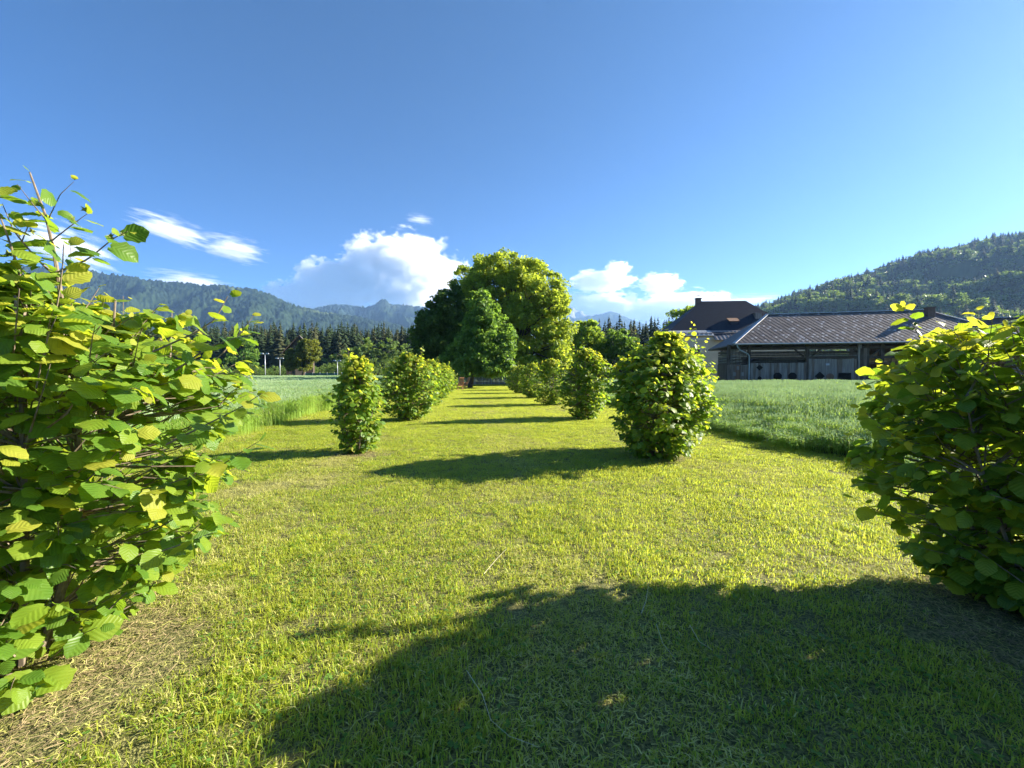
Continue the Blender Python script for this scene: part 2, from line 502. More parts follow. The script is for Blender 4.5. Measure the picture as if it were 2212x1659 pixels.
for y in np.arange(0.7, 13.2, st):
    for x in np.arange(LX - 0.1, RX + 0.3, st):
        if abs(x) > y * 1.45 + 1.6: continue
        xx, yy = x + rg.uniform(-.08, .08), y + rg.uniform(-.08, .08)
        b0 = bare(xx, yy); bz = b0 + 0.3 * min(1, b0 * 2) * fbm(xx * 2.2, yy * 2.2, 4.0, 2)
        if rg.random() < (bz - 0.35) * 2.2: continue
        dn = 0.55 * fbm(xx * 0.55 + 0.3 * yy, yy * 0.35, 2.0, 3) + 0.25 * math.sin(xx * 1.9 + 0.4)     # mowing swaths
        dd = min(math.hypot(xx - q[0], (yy - q[1]) * 0.8) for q in DRY)
        if dd < 0.55: dn += 0.9 * (0.55 - dd)
        lush = fbm(xx * 0.7, yy * 0.7, 9.0, 3)
        if dd < 0.34 + 0.2 * lush or (bz > 0.42 and rg.random() < .5): k = 9
        elif dn > 0.24 or bz > 0.25: k = 5 + rg.integers(2)
        elif lush > 0.28 or (-2.0 < xx < -0.7 and yy < 3.2 and lush > -.15): k = 7 + rg.integers(2)
        else: k = rg.integers(5)
        pts.append((xx, yy, 0.008)); rot.append((rg.normal(0, .05), rg.normal(0, .05), rg.uniform(0, 6.28)))
        s_ = rg.uniform(0.85, 1.15); scl.append((s_, s_, s_ * rg.uniform(0.8, 1.15) * (1 + 0.15 * lush))); idx.append(k)
instancer('mown_grass', near, pts, rot, scl, idx, label='short mown yellow green grass of the lawn near the camera')
far = [gpatch(k, 1.0, 1500, 0.03, 0.07, 0.005, 1, 0.10, 0.15, 0) for k in range(3)] + [gpatch(k, 1.0, 1300, 0.03, 0.06, 0.005, 1, 0.38, 0.4, 0)]
pts, rot, scl, idx = [], [], [], []
for y in np.arange(13.3, 56, 0.85):
    for x in np.arange(LX - 0.2, RX + 0.4, 0.85):
        xx, yy = x + rg.uniform(-.2, .2), y + rg.uniform(-.2, .2)
        dn = 0.5 * fbm(xx * 0.55, yy * 0.3, 2.0, 3) + 0.25 * math.sin(xx * 1.9 + 0.4)
        pts.append((xx, yy, 0.008)); rot.append((0, 0, rg.uniform(0, 6.28)))
        s_ = rg.uniform(0.9, 1.1); scl.append((s_, s_, s_ * (1 + yy * 0.006))); idx.append(3 if dn > .25 else rg.integers(3))
instancer('distant_mown_grass', far, pts, rot, scl, idx, label='short mown grass further down the lawn between the hedges')

# dry clippings on the bare strips below the bushes
M_mulch = surf_mat('clippings', (0.20, 0.15, 0.075), (0.36, 0.28, 0.15), scale=25, rough=0.95, bump=0, coord='World')
V, T, MI = [], [], []
for a, b, rx, ry in SOIL:
    for _ in range(int(9000 * rx * ry)):
        x, y = a + rg.normal(0, rx * .55), b + rg.normal(0, ry * .55)
        if rg.random() > bare(x, y) * 1.5: continue
        L = rg.uniform(0.02, 0.09); an = rg.uniform(0, 6.28)
        d = np.array([math.cos(an), math.sin(an), rg.uniform(-.25, .25)]) * L / 2
        s_ = np.array([-math.sin(an), math.cos(an), rg.uniform(-.5, .5)]) * rg.uniform(0.0008, 0.0022)
        c = np.array([x, y, rg.uniform(0.012, 0.03)]); m_ = c + np.array([0, 0, rg.uniform(0, .008)]) + s_ * rg.uniform(-6, 6)
        k = len(V)
        V += [c - d - s_, c - d + s_, m_ + s_, m_ - s_, c + d]
        T += [(k, k + 1, k + 2), (k, k + 2, k + 3), (k + 3, k + 2, k + 4)]; MI += [int(rg.random() < .3)] * 3
tag(obj('grass_clippings', mesh_np('grass_clippings', np.array(V), [np.array(T)], [M_mulch, M_straw], MI)), 'brown dry grass clippings on the bare soil under the bushes', kind='stuff')

# long pale stalks lying on the lawn
M_stalk = leaf_mat('bleached_stalk', (0.48, 0.46, 0.30), (0.55, 0.52, 0.36), (0.4, 0.38, 0.2), tw=0.15, rough=0.6)
stalks = [([(1008, 1448), (1042, 1500), (1060, 1555), (1100, 1590), (1160, 1612)], 'longest pale grass stalk lying in the shade, bent in the middle'),
          ([(1045, 1240), (1075, 1205), (1095, 1185)], 'pale straw lying on the sunny lawn above the shadow edge'),
          ([(1385, 1325), (1395, 1300), (1402, 1255)], 'short pale straw standing off the sunny grass near the shadow tip'),
          ([(1418, 1348), (1432, 1390), (1460, 1425)], 'thin pale grass stalk just inside the shadow of the right bush'),
          ([(1490, 1350), (1510, 1385), (1540, 1405)], 'thin curved grass stalk in the shade nearest the right bush')]
for pl, lb in stalks:
    q = [G(x, y, 0.06 + 0.01 * math.sin(x)) for x, y in pl]
    tag(MB().tube(q, np.linspace(0.0019, 0.0010, len(q)), 4).build('grass_stalk', M_stalk), lb, 'stalk', 'stalks lying on the lawn')

# green cereal standing on both sides
M_cer = leaf_mat('cereal_leaf', (0.20, 0.36, 0.06), (0.29, 0.43, 0.09), (0.58, 0.80, 0.13), tw=0.47, scale=0.35, rough=0.5)
M_cer2 = leaf_mat('cereal_leaf_pale', (0.24, 0.30, 0.11), (0.32, 0.36, 0.15), (0.45, 0.50, 0.16), tw=0.35, scale=0.6, rough=0.5)
M_ear = leaf_mat('cereal_ear', (0.33, 0.46, 0.25), (0.46, 0.58, 0.34), (0.46, 0.60, 0.26), tw=0.25, scale=0.5, rough=0.6)
CM = [M_cer, M_cer2, M_ear]
cn = [patch('cereal_patch', cereal(rg, 0.62, 115, 0.82, 0.006), CM) for _ in range(4)]
cf = [patch('cereal_patch', cereal(rg, 2.2, 420, 0.84, 0.020, True), CM) for _ in range(3)]
def field_pts(test, x0, x1, y0, y1, step, edge=None):
    p, r, s, i = [], [], [], []
    for y in np.arange(y0, y1, step):
        for x in np.arange(x0, x1, step):
            xx, yy = x + rg.uniform(-.25, .25) * step, y + rg.uniform(-.25, .25) * step
            if not test(xx, yy): continue
            hh = (1 + 0.13 * fbm(xx * 0.5, yy * 0.5, 3.0, 3)) * (edge(xx, yy) if edge else 1)
            p.append((xx, yy, 0.004)); r.append((rg.normal(0, .03), rg.normal(0, .03), rg.uniform(0, 6.28)))
            s.append((1, 1, hh)); i.append(rg.integers(3))
    return p, r, s, i
instancer('cereal_crop', cn, *field_pts(lambda x, y: x < LX + wob(y, 1.0) and x > -1.45 * y - 2, -46, LX + .5, 1.0, 30, 0.5, lambda x, y: min(1.08, .88 + .15 * (LX - x))), label='tall pale green cereal standing left of the lawn')
instancer('cereal_crop', cf, *field_pts(lambda x, y: x < LX - 1.0 and x > -1.35 * y - 2, -125, LX, 30.8, 94, 1.75), label='far part of the pale green cereal field on the left')
instancer('cereal_crop', cn, *field_pts(lambda x, y: x > RX + wob(y, 5.0) and x < 1.55 * y + 2, RX - .5, 40, 2.0, 24, 0.5, lambda x, y: min(1.05, .34 + .26 * (x - RX) + .12 * fbm(x, y, 8.0, 2))), label='tall green cereal standing right of the lawn')
instancer('cereal_crop', cf, *field_pts(lambda x, y: x > RX + 1.0 and x < 1.4 * y + 2, RX, 52, 24.8, 35, 1.7), label='far part of the cereal field in front of the barn')
# ------------------------------------------------------------------ broadleaf trees
M_bark = surf_mat('tree_bark', (0.055, 0.045, 0.035), (0.11, 0.09, 0.07), scale=6, rough=0.95, bump=0.6, dist=(3, 3, .5))
def crown_mats(name, a, b, c, t, tw=0.38):
    return [leaf_mat(name + '_leaf', a, tuple(v * 1.25 for v in a), tuple(v * .8 for v in t), tw=tw, scale=.5, rough=.55, spec=.2),
            leaf_mat(name + '_leaf_mid', b, tuple(v * 1.2 for v in b), t, tw=tw, scale=.5, rough=.55, spec=.2),
            leaf_mat(name + '_leaf_light', c, tuple(v * 1.15 for v in c), tuple(v * 1.2 for v in t), tw=tw + .05, scale=.5, rough=.55, spec=.2)]
CM_dark = crown_mats('dark_tree', (0.058, 0.125, 0.024), (0.085, 0.165, 0.03), (0.125, 0.205, 0.036), (0.3, 0.5, 0.055))
CM_deep = crown_mats('deep_tree', (.040, .085, .018), (.058, .115, .022), (.085, .14, .026), (.20, .33, .04))
CM_walnut = crown_mats('big_tree', (0.115, 0.19, 0.022), (0.18, 0.26, 0.03), (0.26, 0.32, 0.04), (0.62, 0.74, 0.06), .42)
CM_mid = crown_mats('round_tree', (0.095, 0.18, 0.024), (0.145, 0.24, 0.032), (0.2, 0.28, 0.042), (0.52, 0.7, 0.065), .4)
CM_olive = crown_mats('ivy_tree', (.055, .085, .016), (.095, .125, .022), (.15, .16, .03), (.34, .38, .045), .35)
def leaf_cloud(rng, centers, rads, n_each, size, mats, outdir=None, droop=0.3, elong=1.5, flat=.7):
    """leaf-sized rhombs around many clump centres"""
    V, Q, MI = [], [], []
    k = 0
    for ci, (c, r) in enumerate(zip(centers, rads)):
        n = n_each
        g = rng.normal(0, 1, (n, 3)); g /= np.linalg.norm(g, axis=1)[:, None]
        rr = rng.random(n) ** 0.45
        p = c + g * rr[:, None] * r * np.array([1, 1, flat])
        od = outdir[ci] if outdir is not None else np.array([0, 0, 1.0])
        ax = unit(g * .5 + od * .5 + rng.normal(0, .6, (n, 3)) + np.array([0, 0, -droop]))
        nn = unit(np.array([0, 0, .7]) + od * .5 + rng.normal(0, .55, (n, 3)))
        sd = unit(np.cross(ax, nn))
        s = size * rng.uniform(.6, 1.35, n)[:, None]
        nrm = unit(np.cross(sd, ax))
        V.append(np.stack([p - ax * s * .5, p + sd * s * .5 / elong + nrm * s * .08, p + ax * s * .5, p - sd * s * .5 / elong + nrm * s * .08], 1).reshape(-1, 3))
        Q.append(np.arange(4 * n).reshape(n, 4) + k); k += 4 * n
        base = rng.choice(3, p=[.36, .40, .24])
        m = np.where(rng.random(n) < .6, base, rng.integers(0, 3, n))
        MI.append(m)
    return mesh_np('crown', np.concatenate(V), [np.concatenate(Q)], mats, np.concatenate(MI))
def broadleaf(name, label, base, lobes, mats, n_cl, n_each, size, seed, group=None, trunk_r=.28, trunk_h=None, cl_r=(.55, 1.05), droop=.3, shell=(.62, 1.02), n_limbs=14, cat='tree', gaps=.42):
    """lobes: (centre relative to the base, radii)"""
    rng = np.random.default_rng(seed)
    root = empty(name, base)
    tag(root, label, cat, group)
    vol = np.array([r[0] * r[1] + r[0] * r[2] for _, r in lobes]); vol /= vol.sum()
    C, O, Rr = [], [], []
    tries = 0
    while len(C) < n_cl and tries < n_cl * 30:
        tries += 1
        li = rng.choice(len(lobes), p=vol)
        lc, lr = np.array(lobes[li][0], float), np.array(lobes[li][1], float)
        d = unit(rng.normal(0, 1, 3))
        if d[2] < -.75: continue
        rr = rng.uniform(*shell)
        p = lc + d * lr * rr
        if any(np.linalg.norm((p - np.array(l2[0])) / np.array(l2[1])) < .62 for j, l2 in enumerate(lobes) if j != li): continue
        if p[2] < .7 or mnoise.noise(Vector(p * .38) + Vector((seed, 0, 0))) > gaps: continue
        C.append(p); O.append(d); Rr.append(rng.uniform(*cl_r))
    # a sparser fill deeper inside
    for _ in range(n_cl // 5):
        li = rng.choice(len(lobes), p=vol)
        d = unit(rng.normal(0, 1, 3))
        p = np.array(lobes[li][0]) + d * np.array(lobes[li][1]) * rng.uniform(.2, .6)
        if p[2] < .9: continue
        C.append(p); O.append(d); Rr.append(cl_r[1])
    me = leaf_cloud(rng, C, Rr, n_each, size, mats, O, droop)
    obj('crown', me, root)
    top = np.array(lobes[0][0], float)
    th = trunk_h or top[2]
    mb = MB()
    n = 8
    pth = smooth_path(np.zeros(3), np.array([top[0], top[1], th]), rng.normal(0, .15, 3) * [1, 1, 0], n)
    rad_ = trunk_r * np.array([1.5, 1.05, .95, .85, .75, .6, .45, .3])
    mb.tube(pth, rad_, 10)
    mb.build('trunk', M_bark, root, smooth=True)
    pick = rng.choice(len(C), min(n_limbs, len(C)), replace=False)
    lm = MB()
    for i in pick:
        st_ = pth[rng.integers(2, n - 1)]
        lm.tube(smooth_path(st_, C[i], np.array([0, 0, rng.uniform(-.2, .5)]), 5), trunk_r * np.array([.38, .3, .22, .15, .06]), 5, cap=False)
    lm.build('limb', M_bark, root)
    return root
def rel(x, y, d, base):
    return P(x, y, d) - np.array(base)

TG = 'trees at the end of the lawn'
tb = GB(1015, 43.5)
broadleaf('broadleaf_tree', 'dark green tree with drooping branches in front of the tallest tree', tb,
          [(rel(1048, 735, 44, tb), (2.9, 2.9, 3.6)), (rel(1040, 668, 44, tb), (1.7, 1.8, 2.2)), (rel(1020, 768, 43, tb), (2.5, 2.4, 1.9)), (rel(1075, 762, 43.5, tb), (1.9, 2.0, 2.3)), (rel(1083, 790, 43, tb), (1.3, 1.4, 1.25)), (rel(1030, 795, 42.5, tb), (2.3, 1.6, .95)), (rel(985, 790, 44, tb), (1.8, 1.6, 1.3))],
          CM_dark, 270, 95, .36, 61, TG, trunk_r=.2, trunk_h=6, cl_r=(.45, .85), droop=.6)
tb = GB(1120, 56)
broadleaf('broadleaf_tree', 'tallest broad yellow green tree at the end of the lawn', tb,
          [(rel(1105, 640, 56, tb), (5.6, 5.5, 5.6)), (rel(1075, 605, 55, tb), (4.2, 4.2, 3.8)), (rel(1150, 630, 56, tb), (4.6, 4.8, 4.0)), (rel(1175, 700, 55, tb), (4.1, 4.5, 4.6)),
           (rel(1050, 690, 57, tb), (4.4, 4.5, 4.4)), (rel(1160, 757, 54, tb), (4.6, 4.0, 2.8)), (rel(1015, 620, 57, tb), (2.6, 2.6, 3.4)), (rel(1190, 770, 53, tb), (2.5, 2.5, 2.0))],
          CM_walnut, 760, 92, .36, 62, TG, trunk_r=.5, trunk_h=12, cl_r=(.5, 1.15), droop=.55, n_limbs=60, gaps=.26)
tb = GB(945, 52)
broadleaf('broadleaf_tree', 'dark tree with low dense crown on the left of the tallest tree', tb,
          [(rel(962, 715, 52, tb), (3.3, 3.4, 4.0)), (rel(985, 680, 52, tb), (2.8, 2.8, 3.6)), (rel(930, 740, 51, tb), (2.0, 2.3, 3.3)), (rel(985, 765, 51, tb), (3.0, 2.6, 2.6)), (rel(922, 690, 51, tb), (1.3, 1.4, 1.1))],
          CM_deep, 260, 100, .40, 63, TG, trunk_r=.3, trunk_h=6, cl_r=(.5, 1.0), droop=.5)
tb = GB(1268, 60)
broadleaf('broadleaf_tree', 'round topped green tree right beside the tallest tree', tb,
          [(rel(1265, 735, 60, tb), (2.6, 2.6, 3.0)), (rel(1285, 750, 60, tb), (1.9, 2.0, 2.4)), (rel(1250, 775, 59, tb), (2.6, 2.4, 2.0))], CM_mid, 130, 90, .38, 64, TG, trunk_r=.22, trunk_h=5, cl_r=(.45, .85))
tb = GB(1340, 58)
broadleaf('broadleaf_tree', 'small round dark tree behind the large round hazel bush', tb,
          [(rel(1340, 750, 58, tb), (2.3, 2.2, 2.6)), (rel(1365, 775, 58, tb), (2.0, 2.0, 2.2))], CM_dark, 80, 80, .36, 65, TG, trunk_r=.18, trunk_h=4, cl_r=(.45, .8))
tb = GB(1475, 84)
broadleaf('broadleaf_tree', 'green tree peeking out behind the left end of the dark house roof', tb,
          [(rel(1478, 712, 84, tb), (4.2, 4, 4.2)), (rel(1510, 700, 84, tb), (4.0, 4, 4.0)), (rel(1460, 750, 84, tb), (4.2, 4, 4.0))], CM_mid, 120, 70, .6, 66, TG, trunk_r=.3, trunk_h=6, cl_r=(.8, 1.5))

# ------------------------------------------------------------------ conifers
M_needle = [surf_mat('spruce_needles', (.020, .040, .018), (.042, .064, .026), scale=.4, rough=.9, bump=0, coord='World', spec=.1),
            surf_mat('spruce_needles_light', (.05, .062, .028), (.075, .082, .036), scale=.4, rough=.9, bump=0, coord='World', spec=.1)]
M_ctrunk = surf_mat('spruce_bark', (.12, .10, .08), (.20, .17, .14), scale=2, rough=.95, bump=0)
def conifer_mesh(rng, h, r, bare, levels, per, mat):
    """tiers of drooping ragged boughs"""
    V, T = [], []
    for l in range(levels):
        t = l / (levels - 1)
        z = h * (bare + (1 - bare) * t)
        rr = r * (1 - t) ** .68 * rng.uniform(.75, 1.15) + .008
        m = max(4, int(per * (1 - t * .5)))
        for q in range(m):
            a = 2 * math.pi * q / m + rng.uniform(-.4, .4) + l
            d = np.array([math.cos(a), math.sin(a), 0]); s = np.array([-d[1], d[0], 0])
            L = rr * rng.uniform(.65, 1.2); dz = -L * rng.uniform(.15, .5)
            w = L * rng.uniform(.26, .40)
            c = np.array([0, 0, z + rng.uniform(-.3, .3) * h / levels])
            k = len(V)
            V += [c + np.array([0, 0, h / levels * .5]), c + d * L * .55 + s * w + [0, 0, dz * .6], c + d * L + [0, 0, dz + .05 * L], c + d * L * .55 - s * w + [0, 0, dz * .6], c + d * L * .5 + [0, 0, dz * .2 + .1 * L]]
            T += [(k, k + 1, k + 4), (k + 1, k + 2, k + 4), (k + 2, k + 3, k + 4), (k + 3, k, k + 4)]
    k = len(V)
    V += [(.012, 0, h * .95), (-.008, .008, h * .95), (-.006, -.01, h * .95), (0, 0, h * 1.03)]; T += [(k, k + 1, k + 3), (k + 1, k + 2, k + 3), (k + 2, k, k + 3)]
    return mesh_np('crown', np.array(V, float), [np.array(T)], mat)
rc = np.random.default_rng(71)
CON = [(conifer_mesh(rc, 1.0, rr, bare, 24, 10, M_needle[m]), bare) for rr, bare, m in ((.19, .10, 0), (.18, .28, 0), (.16, .38, 1), (.20, .2, 1), (.21, .08, 0), (.15, .42, 0))]
tmb = MB(); tmb.tube([(0, 0, 0), (0, 0, .5), (0, 0, .97)], [.011, .008, .002], 6)
CTR = tmb.mesh('trunk', M_ctrunk)
def conifer(base, h, v, label, group):
    root = empty('conifer', base, rc.uniform(0, 6.28))
    root.scale = (h, h, h)
    tag(root, label, 'conifer', group)
    link(bpy.data.objects.new('trunk', CTR), root)
    link(bpy.data.objects.new('crown', CON[v][0]), root)
# wood edge on the left: the front trees one by one
FL = 'tall conifer in the dark wood edge beyond the left field'
for row, (d, n, h0, h1) in enumerate(((176, 58, 17, 22), (186, 52, 19, 24), (198, 46, 21, 26))):
    for k in range(n):
        x = 250 + (955 - 250) * (k + rc.uniform(-.35, .35)) / (n - 1)
        opening = 690 < x < 870
        if opening and row == 0 and rc.random() < .75: continue
        conifer(GB(x, d * rc.uniform(.98, 1.03)), rc.uniform(h0, h1), rc.integers(1, 6) if row < 2 else rc.integers(0, 5), FL, 'conifers of the left wood edge')
FR = 'dark spruce in the wood between the round trees and the house'
for row, (d, n, h0, h1) in enumerate(((132, 16, 15, 20), (142, 17, 17, 22), (152, 16, 18, 23))):
    for k in range(n):
        x = 1290 + (1520 - 1290) * (k + rc.uniform(-.4, .4)) / (n - 1)
        conifer(GB(x, d * rc.uniform(.98, 1.03)), rc.uniform(h0, h1) * (.88 + .12 * (x - 1290) / 200), rc.choice([0, 3, 4, 0, 4]), FR, 'spruces beside the house')
# the wood behind them reads as one mass
def lump_mesh(rng, mats, n=70, size=.28):
    C = [np.array([rng.normal(0, .22), rng.normal(0, .22), .55 + rng.normal(0, .2)]) for _ in range(9)]
    return leaf_cloud(rng, C, [.26] * 9, n // 2, size * .55, mats, [unit(c - [0, 0, .4]) for c in C])
CM_far = crown_mats('far_wood', (.065, .115, .026), (.095, .15, .032), (.14, .19, .042), (.26, .38, .05), .3)
wood_src = [bpy.data.objects.new('conifer_crown', c[0]) for c in CON] + [bpy.data.objects.new('tree_crown', lump_mesh(rc, CM_far)) for _ in range(4)]
p_, r_, s_, i_ = [], [], [], []
for _ in range(700):
    x, d = rc.uniform(60, 960), rc.uniform(200, 300)
    b = GB(x, d); h = rc.uniform(20, 26) * (1 + (d - 200) * .0012)
    p_.append(b); r_.append((0, 0, rc.uniform(0, 6.28))); s_.append((h, h, h)); i_.append(rc.integers(0, 6))
for _ in range(120):
    x, d = rc.uniform(1280, 1560), rc.uniform(150, 200)
    b = GB(x, d); h = rc.uniform(17, 23)
    p_.append(b); r_.append((0, 0, rc.uniform(0, 6.28))); s_.append((h, h, h)); i_.append(rc.choice([0, 3, 4]))
instancer('wood', wood_src[:6], p_, r_, s_, i_, label='mass of dark conifers filling the wood behind its front trees')
# leafy scrub before the wood edge
def scrub(x, top, d, seed, label, mats, wid=1.0, cat='tree', nm='broadleaf_tree'):
    b = GB(x, d); h = P(x, top, d)[2]
    w = h * .34 * wid
    broadleaf(nm, label, b, [((0, 0, h * .62), (w, w, h * .36)), ((w * .5, 0, h * .42), (w * .9, w, h * .3)), ((-w * .5, .2, h * .40), (w * .9, w, h * .3))], mats, 42, 46, h * .055, seed, 'leafy trees before the left wood', trunk_r=.10 * h / 6, trunk_h=h * .7, cl_r=(h * .06, h * .12), n_limbs=5, cat=cat)
CM_scrub = crown_mats('scrub', (0.063, 0.119, 0.031), (0.098, 0.161, 0.039), (0.140, 0.203, 0.050), (0.308, 0.448, 0.070), .36)
sc_list = [(770, 740, 160, 'pale green birch like tree standing taller than the scrub', .7), (798, 728, 164, 'tall pale leafy tree in the clearing of the wood', .8), (840, 730, 163, 'broad pale leafy tree at the right of the wood clearing', .9),
           (735, 752, 158, 'rounded leafy tree just right of the ivy covered tree', 1.2), (870, 742, 160, 'leafy tree at the right end of the wood clearing', 1.0)]
for i, (x, t, d, lb, w) in enumerate(sc_list):
    scrub(x, t, d, 300 + i, lb, CM_scrub, w)
for i in range(46):
    x = 440 + (900 - 440) * (i + rc.uniform(-.3, .3)) / 45
    t = rc.uniform(772, 796) if (x > 690) else rc.uniform(782, 798)
    scrub(x, t, rc.uniform(128, 152), 400 + i, 'low green bush of the scrub along the foot of the left wood', CM_scrub, 1.9, 'bush', 'scrub_bush')
# wooded hill on the right
hv = np.empty(len(hill.data.vertices) * 3, np.float32); hill.data.vertices.foreach_get('co', hv); hv = hv.reshape(72, 200, 3)
p_, r_, s_, i_ = [], [], [], []
for _ in range(9000):
    i, k = rc.uniform(0, 198), rc.uniform(1, 61) 
    a, b = int(k), int(i)
    p = hv[a, b] * (1 - (k - a)) + hv[min(a + 1, 71), b] * (k - a)
    p = p + (hv[a, b + 1] - hv[a, b]) * (i - b)
    if p[2] < 1: continue
    t = k / 59
    glade = fbm(p[0] * .006, p[1] * .008, 33.0, 2)
    if glade > .30 and .45 < t < .8: continue
    con = rc.random() < (.22 + .45 * t)
    h = rc.uniform(11, 27) if con else rc.uniform(12, 19)
    p_.append(p - [0, 0, .5]); r_.append((0, 0, rc.uniform(0, 6.28)))
    s_.append((h * 1.35, h * 1.35, h) if con else (h * 1.15, h * 1.15, h)); i_.append(rc.choice([0, 3, 4]) if con else 6 + rc.integers(4))
instancer('hill_wood', [bpy.data.objects.new('tree_crown', s0.data) for s0 in wood_src], p_, r_, s_, i_, label='mixed wood covering the hill on the right')

# bushes closing the view behind the board fence
for i in range(9):
    x = 935 + i * 42
    b = GB(x, 66 + rc.uniform(-3, 3)); h = rc.uniform(3.2, 4.6)
    broadleaf('garden_bush', 'dark bush behind the board fence at the end of the lawn', b, [((0, 0, h * .5), (2.3, 2.0, h * .48)), ((.9, .2, h * .4), (1.7, 1.6, h * .38))], CM_dark, 34, 60, .4, 500 + i, 'bushes behind the board fence', trunk_r=.1, trunk_h=h * .5, cl_r=(.5, .9), n_limbs=4, cat='bush')
# ------------------------------------------------------------------ barn
M_slate = surf_mat('roof_slate', (.088, .074, .068), (.135, .115, .105), scale=.9, rough=.55, bump=.2, bscale=30, spec=.4)
M_slate_glint = surf_mat('glint_slate', (.20, .19, .19), (.32, .31, .31), scale=1.5, rough=.5, bump=.2, bscale=30, spec=.5)  # paler slate colour stands for sun glints on scattered tiles
M_wood = surf_mat('weathered_boards', (.11, .082, .062), (.20, .16, .13), scale=1.4, rough=.9, bump=.4, dist=(6, 6, .5))
M_wood2 = surf_mat('grey_boards', (.16, .14, .125), (.26, .24, .215), scale=1.4, rough=.9, bump=.4, dist=(6, 6, .5))
M_wood3 = surf_mat('brown_boards', (.14, .08, .05), (.22, .13, .085), scale=1.4, rough=.9, bump=.4, dist=(6, 6, .5))
M_beam = surf_mat('old_beams', (.05, .038, .03), (.09, .07, .055), scale=2, rough=.95, bump=.3)
M_zinc = surf_mat('zinc_sheet', (.30, .33, .36), (.42, .45, .48), scale=3, rough=.45, bump=0, metal=.5, spec=.5)
M_pipe = surf_mat('painted_pipe', (.30, .38, .40), (.36, .43, .45), scale=3, rough=.45, bump=0)
M_hole_shade = surf_mat('painted_hole_shade', (.010, .009, .008), (.014, .012, .01), scale=3, rough=1, bump=0)  # near-black colour stands for the shade inside the gate holes
M_brick = surf_mat('chimney_brick', (.13, .085, .07), (.18, .12, .10), scale=5, rough=.95, bump=.2)
M_hay = surf_mat('stored_hay', (.28, .17, .08), (.40, .26, .13), scale=3, rough=1, bump=.8, bscale=9)
bx_, by_ = P(1585, 805, 42)[:2]
BANG = -math.atan(3.1 / 13.9) - YAW                     # turned so that its right end is nearer
BC, BS = math.cos(BANG), math.sin(BANG)
ZE, ZR, BL, BD, HP = 4.50, 8.02, 24.4, 11.0, 4.85
barn = empty('barn', (bx_, by_, 0), BANG)
tag(barn, 'long dark timber barn with hipped slate roof behind the right field', 'barn')
def on_wall(x, y, v=0.95):
    """pixel -> local (u, z) on the barn's front wall plane"""
    r = ray(x, y)
    n = np.array([-BS, BC, 0]); o = np.array([bx_, by_, 0]) + n * v
    t = np.dot(o - [0, 0, CAMH], n) / np.dot(r, n)
    p = np.array([0, 0, CAMH]) + r * t - np.array([bx_, by_, 0])
    return p[0] * BC + p[1] * BS, p[2]
# roof planes with tiles laid in rows
def plane_roof(a, b, c, d, name, parent):
    """closed slab under the tiles"""
    poly = np.array([a, b, c] + ([d] if d is not None else []), float)
    nrm = unit(np.cross(poly[1] - poly[0], poly[2] - poly[0]))
    return MB().prism(poly - nrm * .16, nrm * .13).build(name, M_slate, parent)
A, B_, C_, D_ = np.array([0, 0, ZE]), np.array([BL, 0, ZE]), np.array([BL, BD, ZE]), np.array([0, BD, ZE])
R1, R2 = np.array([HP, BD / 2, ZR]), np.array([19.55, BD / 2, ZR])
roof = MB().add([A, B_, C_, D_, R1, R2, A - [0, 0, .14], B_ - [0, 0, .14], C_ - [0, 0, .14], D_ - [0, 0, .14]],
               [(0, 1, 5, 4), (1, 2, 5), (2, 3, 4, 5), (3, 0, 4), (0, 6, 7, 1), (1, 7, 8, 2), (2, 8, 9, 3), (3, 9, 6, 0), (6, 9, 8, 7)]).build('roof', M_slate, barn)
roof['label'] = 'hipped dark slate roof with rows of tiles, some painted pale as glints'
rt = np.random.default_rng(91)
# front slope tiles: lapped, slightly proud and uneven; the lower front rows singly, the rest as one part
sl = math.hypot(BD / 2, ZR - ZE); e_v = np.array([0, BD / 2, ZR - ZE]) / sl; e_n = np.array([0, -(ZR - ZE), BD / 2]) / sl
TW, TH = .46, .21
def tile_shape(w, h):
    # pointed (diamond laid) slate with thickness
    return np.array([(-w / 2, h * .45, 0), (0, -h * .55, 0.0), (w / 2, h * .45, 0), (0, h * 1.0, 0)])
tmes = []
for k in range(4):
    q = tile_shape(TW * 1.02, TH * 1.55)
    l0 = rt.uniform(.012, .022); tl = rt.uniform(-.006, .006)
    top = [p[0] * np.array([1, 0, 0]) + p[1] * e_v + e_n * (l0 * (1 - (p[1] / (TH * 1.6))) + .012 + tl * p[0] / TW * 2) for p in q]
    bot = [t_ - e_n * .010 for t_ in top]
    for mi_, m_ in enumerate((M_slate, M_slate_glint)):
        mb = MB(); mb.add(bot + top, [(4, 5, 6, 7), (3, 2, 1, 0), (0, 1, 5, 4), (1, 2, 6, 5), (2, 3, 7, 6), (3, 0, 4, 7)])
        tmes.append((mb.mesh('tile', m_), np.array(bot + top), m_))
cnt, big = 0, {0: MB(), 1: MB()}
nrow = int(sl / TH)
for r_i in range(nrow):
    vv = (r_i + .55) * TH
    u0, u1 = HP * vv / sl + .25, BL - (BL - 19.55) * vv / sl - .25
    off = (r_i % 2) * TW / 2
    for u in np.arange(u0 + off, u1, TW):
        k = rt.integers(4)
        glint = rt.random() < .14 + .06 * fbm(u * .35, vv * .5, 6.0, 2)
        me, vt, m_ = tmes[k * 2 + (1 if glint else 0)]
        pos = A + np.array([u, 0, 0]) + e_v * vv
        if r_i < 7 and cnt < 300:
            o = bpy.data.objects.new('tile', me); o.location = pos; link(o, roof); cnt += 1
        else:
            big[1 if glint else 0].add(vt + pos, [(4, 5, 6, 7), (0, 1, 5, 4), (1, 2, 6, 5), (2, 3, 7, 6), (3, 0, 4, 7)])
